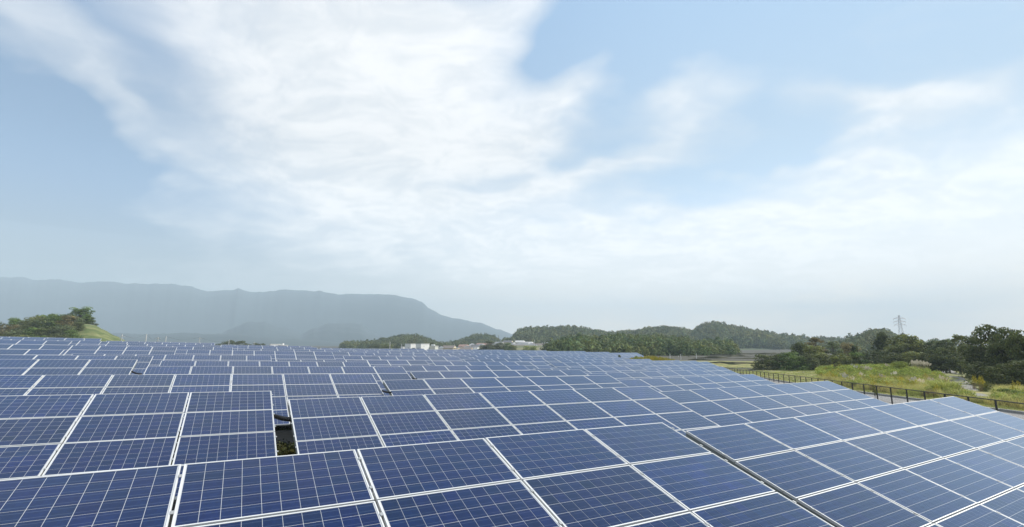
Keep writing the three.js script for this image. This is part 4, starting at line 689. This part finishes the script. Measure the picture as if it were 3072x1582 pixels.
[...VT].sort((a, b) => a[0] - b[0]).forEach(([u, v, z, w, leaf]) => { const k = vw(u); seenV[k] = (seenV[k] ?? -1) + 1; plant('bush', leaf, u, v, z, w, `${{ dark: 'dark', green: 'green', olive: 'olive', lime: 'light green' }[leaf]} tree clump ${k}, ${NTH[seenV[k]]} from the left`, 'tree', null, null, 'tree'); });
// utility poles
const poleMat = std(0.55, 0.55, 0.53);
function pole(u, v, z, r, arm, label, lean = 0) {
  const t = thing('utility_pole', label, 'utility pole', null), p = at(u, v, z), y0 = ground(p.x, -z) - 0.3, h = p.y - y0;
  mesh('shaft', new THREE.CylinderGeometry(r * 0.7, r, h, 8).translate(0, h / 2, 0), poleMat, t);
  if (arm) mesh('cross_arm', merge([box(1.6, 0.12, 0.12, 0, h - 0.5, 0), box(1.2, 0.1, 0.1, 0, h - 1.2, 0)]), poleMat, t);
  t.position.set(p.x, y0, -z); t.rotation.z = lean; return V(p.x, p.y, -z);
}
const pl = [[363, 1004, 130, -0.04], [438, 1003, 150, -0.02], [473, 1012, 165, -0.02], [497, 1010, 170, -0.02], [598, 1013, 180, -0.02], [687, 1020, 200, 0], [762, 1026, 220, 0]].map(([u, v, z, l], i) => pole(u, v, z, 0.15, i % 2 === 0, `utility pole on the skyline, ${['first', 'second', 'third', 'fourth', 'fifth', 'sixth', 'seventh'][i]} from the left`, l));
for (let i = 0; i < pl.length - 1; i++) { const a = pl[i], b = pl[i + 1], c = new THREE.CatmullRomCurve3([a, a.clone().lerp(b, 0.5).add(V(0, -1.1, 0)), b]); tag(mesh('power_line', strip(new THREE.TubeGeometry(c, 14, 0.022, 4)), std(0.1, 0.1, 0.1)), `thin power line sagging from the ${NTH[i]} to the next left skyline pole`, 'cable', 'power lines between the skyline poles'); }
const dr = V(0, 0, 0);
[[1170, 1026, 240, 'lamp-topped pole left of the big warehouse'], [1205, 1032, 290, 'thin pole at the left end of the big warehouse'], [1545, 1018, 380, 'pole against the wood at the left of the ridge'], [1603, 1020, 380, 'pole rising over the village middle'], [1627, 1027, 380, 'pole over the right part of the village'], [1634, 1026, 385, 'second pole over the right part of the village'], [1498, 1033, 330, 'pole among the trees below the crane'], [1455, 1041, 300, 'short pale pole at the array edge below the village'], [1619, 1044, 280, 'short pale pole at the array edge below the right of the village'], [1363, 1034, 350, 'pole between the cream houses'], [2010, 1062, 150, 'pole at the right end of the goldenrod bank'], [2036, 1068, 170, 'thin pole left of the open-fronted building'], [2042, 1063, 140, 'pale pole close to the open-fronted building'], [2089, 1061, 150, 'pole right of the open-fronted building'], [1946, 1066, 150, 'short pole behind the goldenrod'], [1951, 1068, 150, 'second short pole behind the goldenrod']].forEach(([u, v, z, l]) => pole(u, v, z, z < 200 ? 0.12 : 0.2, false, l));
{ const t = thing('crane', 'thin leaning crane boom above the village', 'crane'), a = at(1502, 1030, 430), b = at(1494, 1005, 430); mesh('boom', bar(a, b, 0.35, 6, 0.15), std(0.2, 0.2, 0.2), t); mesh('hoist_cable', bar(b, at(1497, 1030, 430), 0.05, 4), std(0.15, 0.15, 0.15), t); }
// lattice pylons
function pylon(u, vTop, z, H, label, tone = 0.48) {
  const t = thing('power_pylon', label, 'pylon'), p = at(u, vTop, z), S = std(tone, tone, tone * 1.02, { roughness: 0.6 }), r = H * 0.0034, w = y => H * (y < 0.74 ? mix(0.095, 0.024, y / 0.74) : mix(0.024, 0.009, (y - 0.74) / 0.26)), lev = [0, 0.2, 0.38, 0.52, 0.64, 0.74, 0.78, 0.853, 0.925, 1];
  const C = (y, k) => { const q = w(y); return V(k & 1 ? q : -q, y * H, k & 2 ? q : -q); }, legs = [[], [], [], []], brace = [];
  for (let i = 0; i < lev.length - 1; i++) { for (let k = 0; k < 4; k++) legs[k].push(bar(C(lev[i], k), C(lev[i + 1], k), r, 5)); for (const [a, b] of [[0, 1], [1, 3], [3, 2], [2, 0]]) { brace.push(bar(C(lev[i], a), C(lev[i + 1], b), r * 0.26, 4), bar(C(lev[i], b), C(lev[i + 1], a), r * 0.26, 4), bar(C(lev[i + 1], a), C(lev[i + 1], b), r * 0.45, 4)); } }
  legs.forEach(l => mesh('leg', merge(l), S, t)); mesh('bracing', merge(brace), S, t);
  for (const y of [0.78, 0.853, 0.925]) for (const s of [-1, 1]) { const q = w(y), tip = V(s * H * 0.112, y * H - H * 0.006, 0); mesh('cross_arm', merge([bar(V(s * q, y * H, q), tip, r, 4), bar(V(s * q, y * H, -q), tip, r, 4), bar(V(s * q, y * H + H * 0.035, 0), tip, r, 4)]), S, t); mesh('insulator', new THREE.CylinderGeometry(r * 0.9, r * 0.9, H * 0.03, 6).translate(tip.x, tip.y - H * 0.015, 0), S, t); }
  t.position.set(p.x, p.y - H, -z); t.rotation.y = -0.35;
}
pylon(2697, 946, 400, 36, 'tall lattice power pylon rising above the trees at right');
pylon(2411, 1017, 800, 34, 'far small pylon left of the reddish treetop', 0.4);
pylon(2511, 1032, 900, 34, 'faint far pylon over the gap in the tree belt', 0.4);
renderer.render(scene, camera);
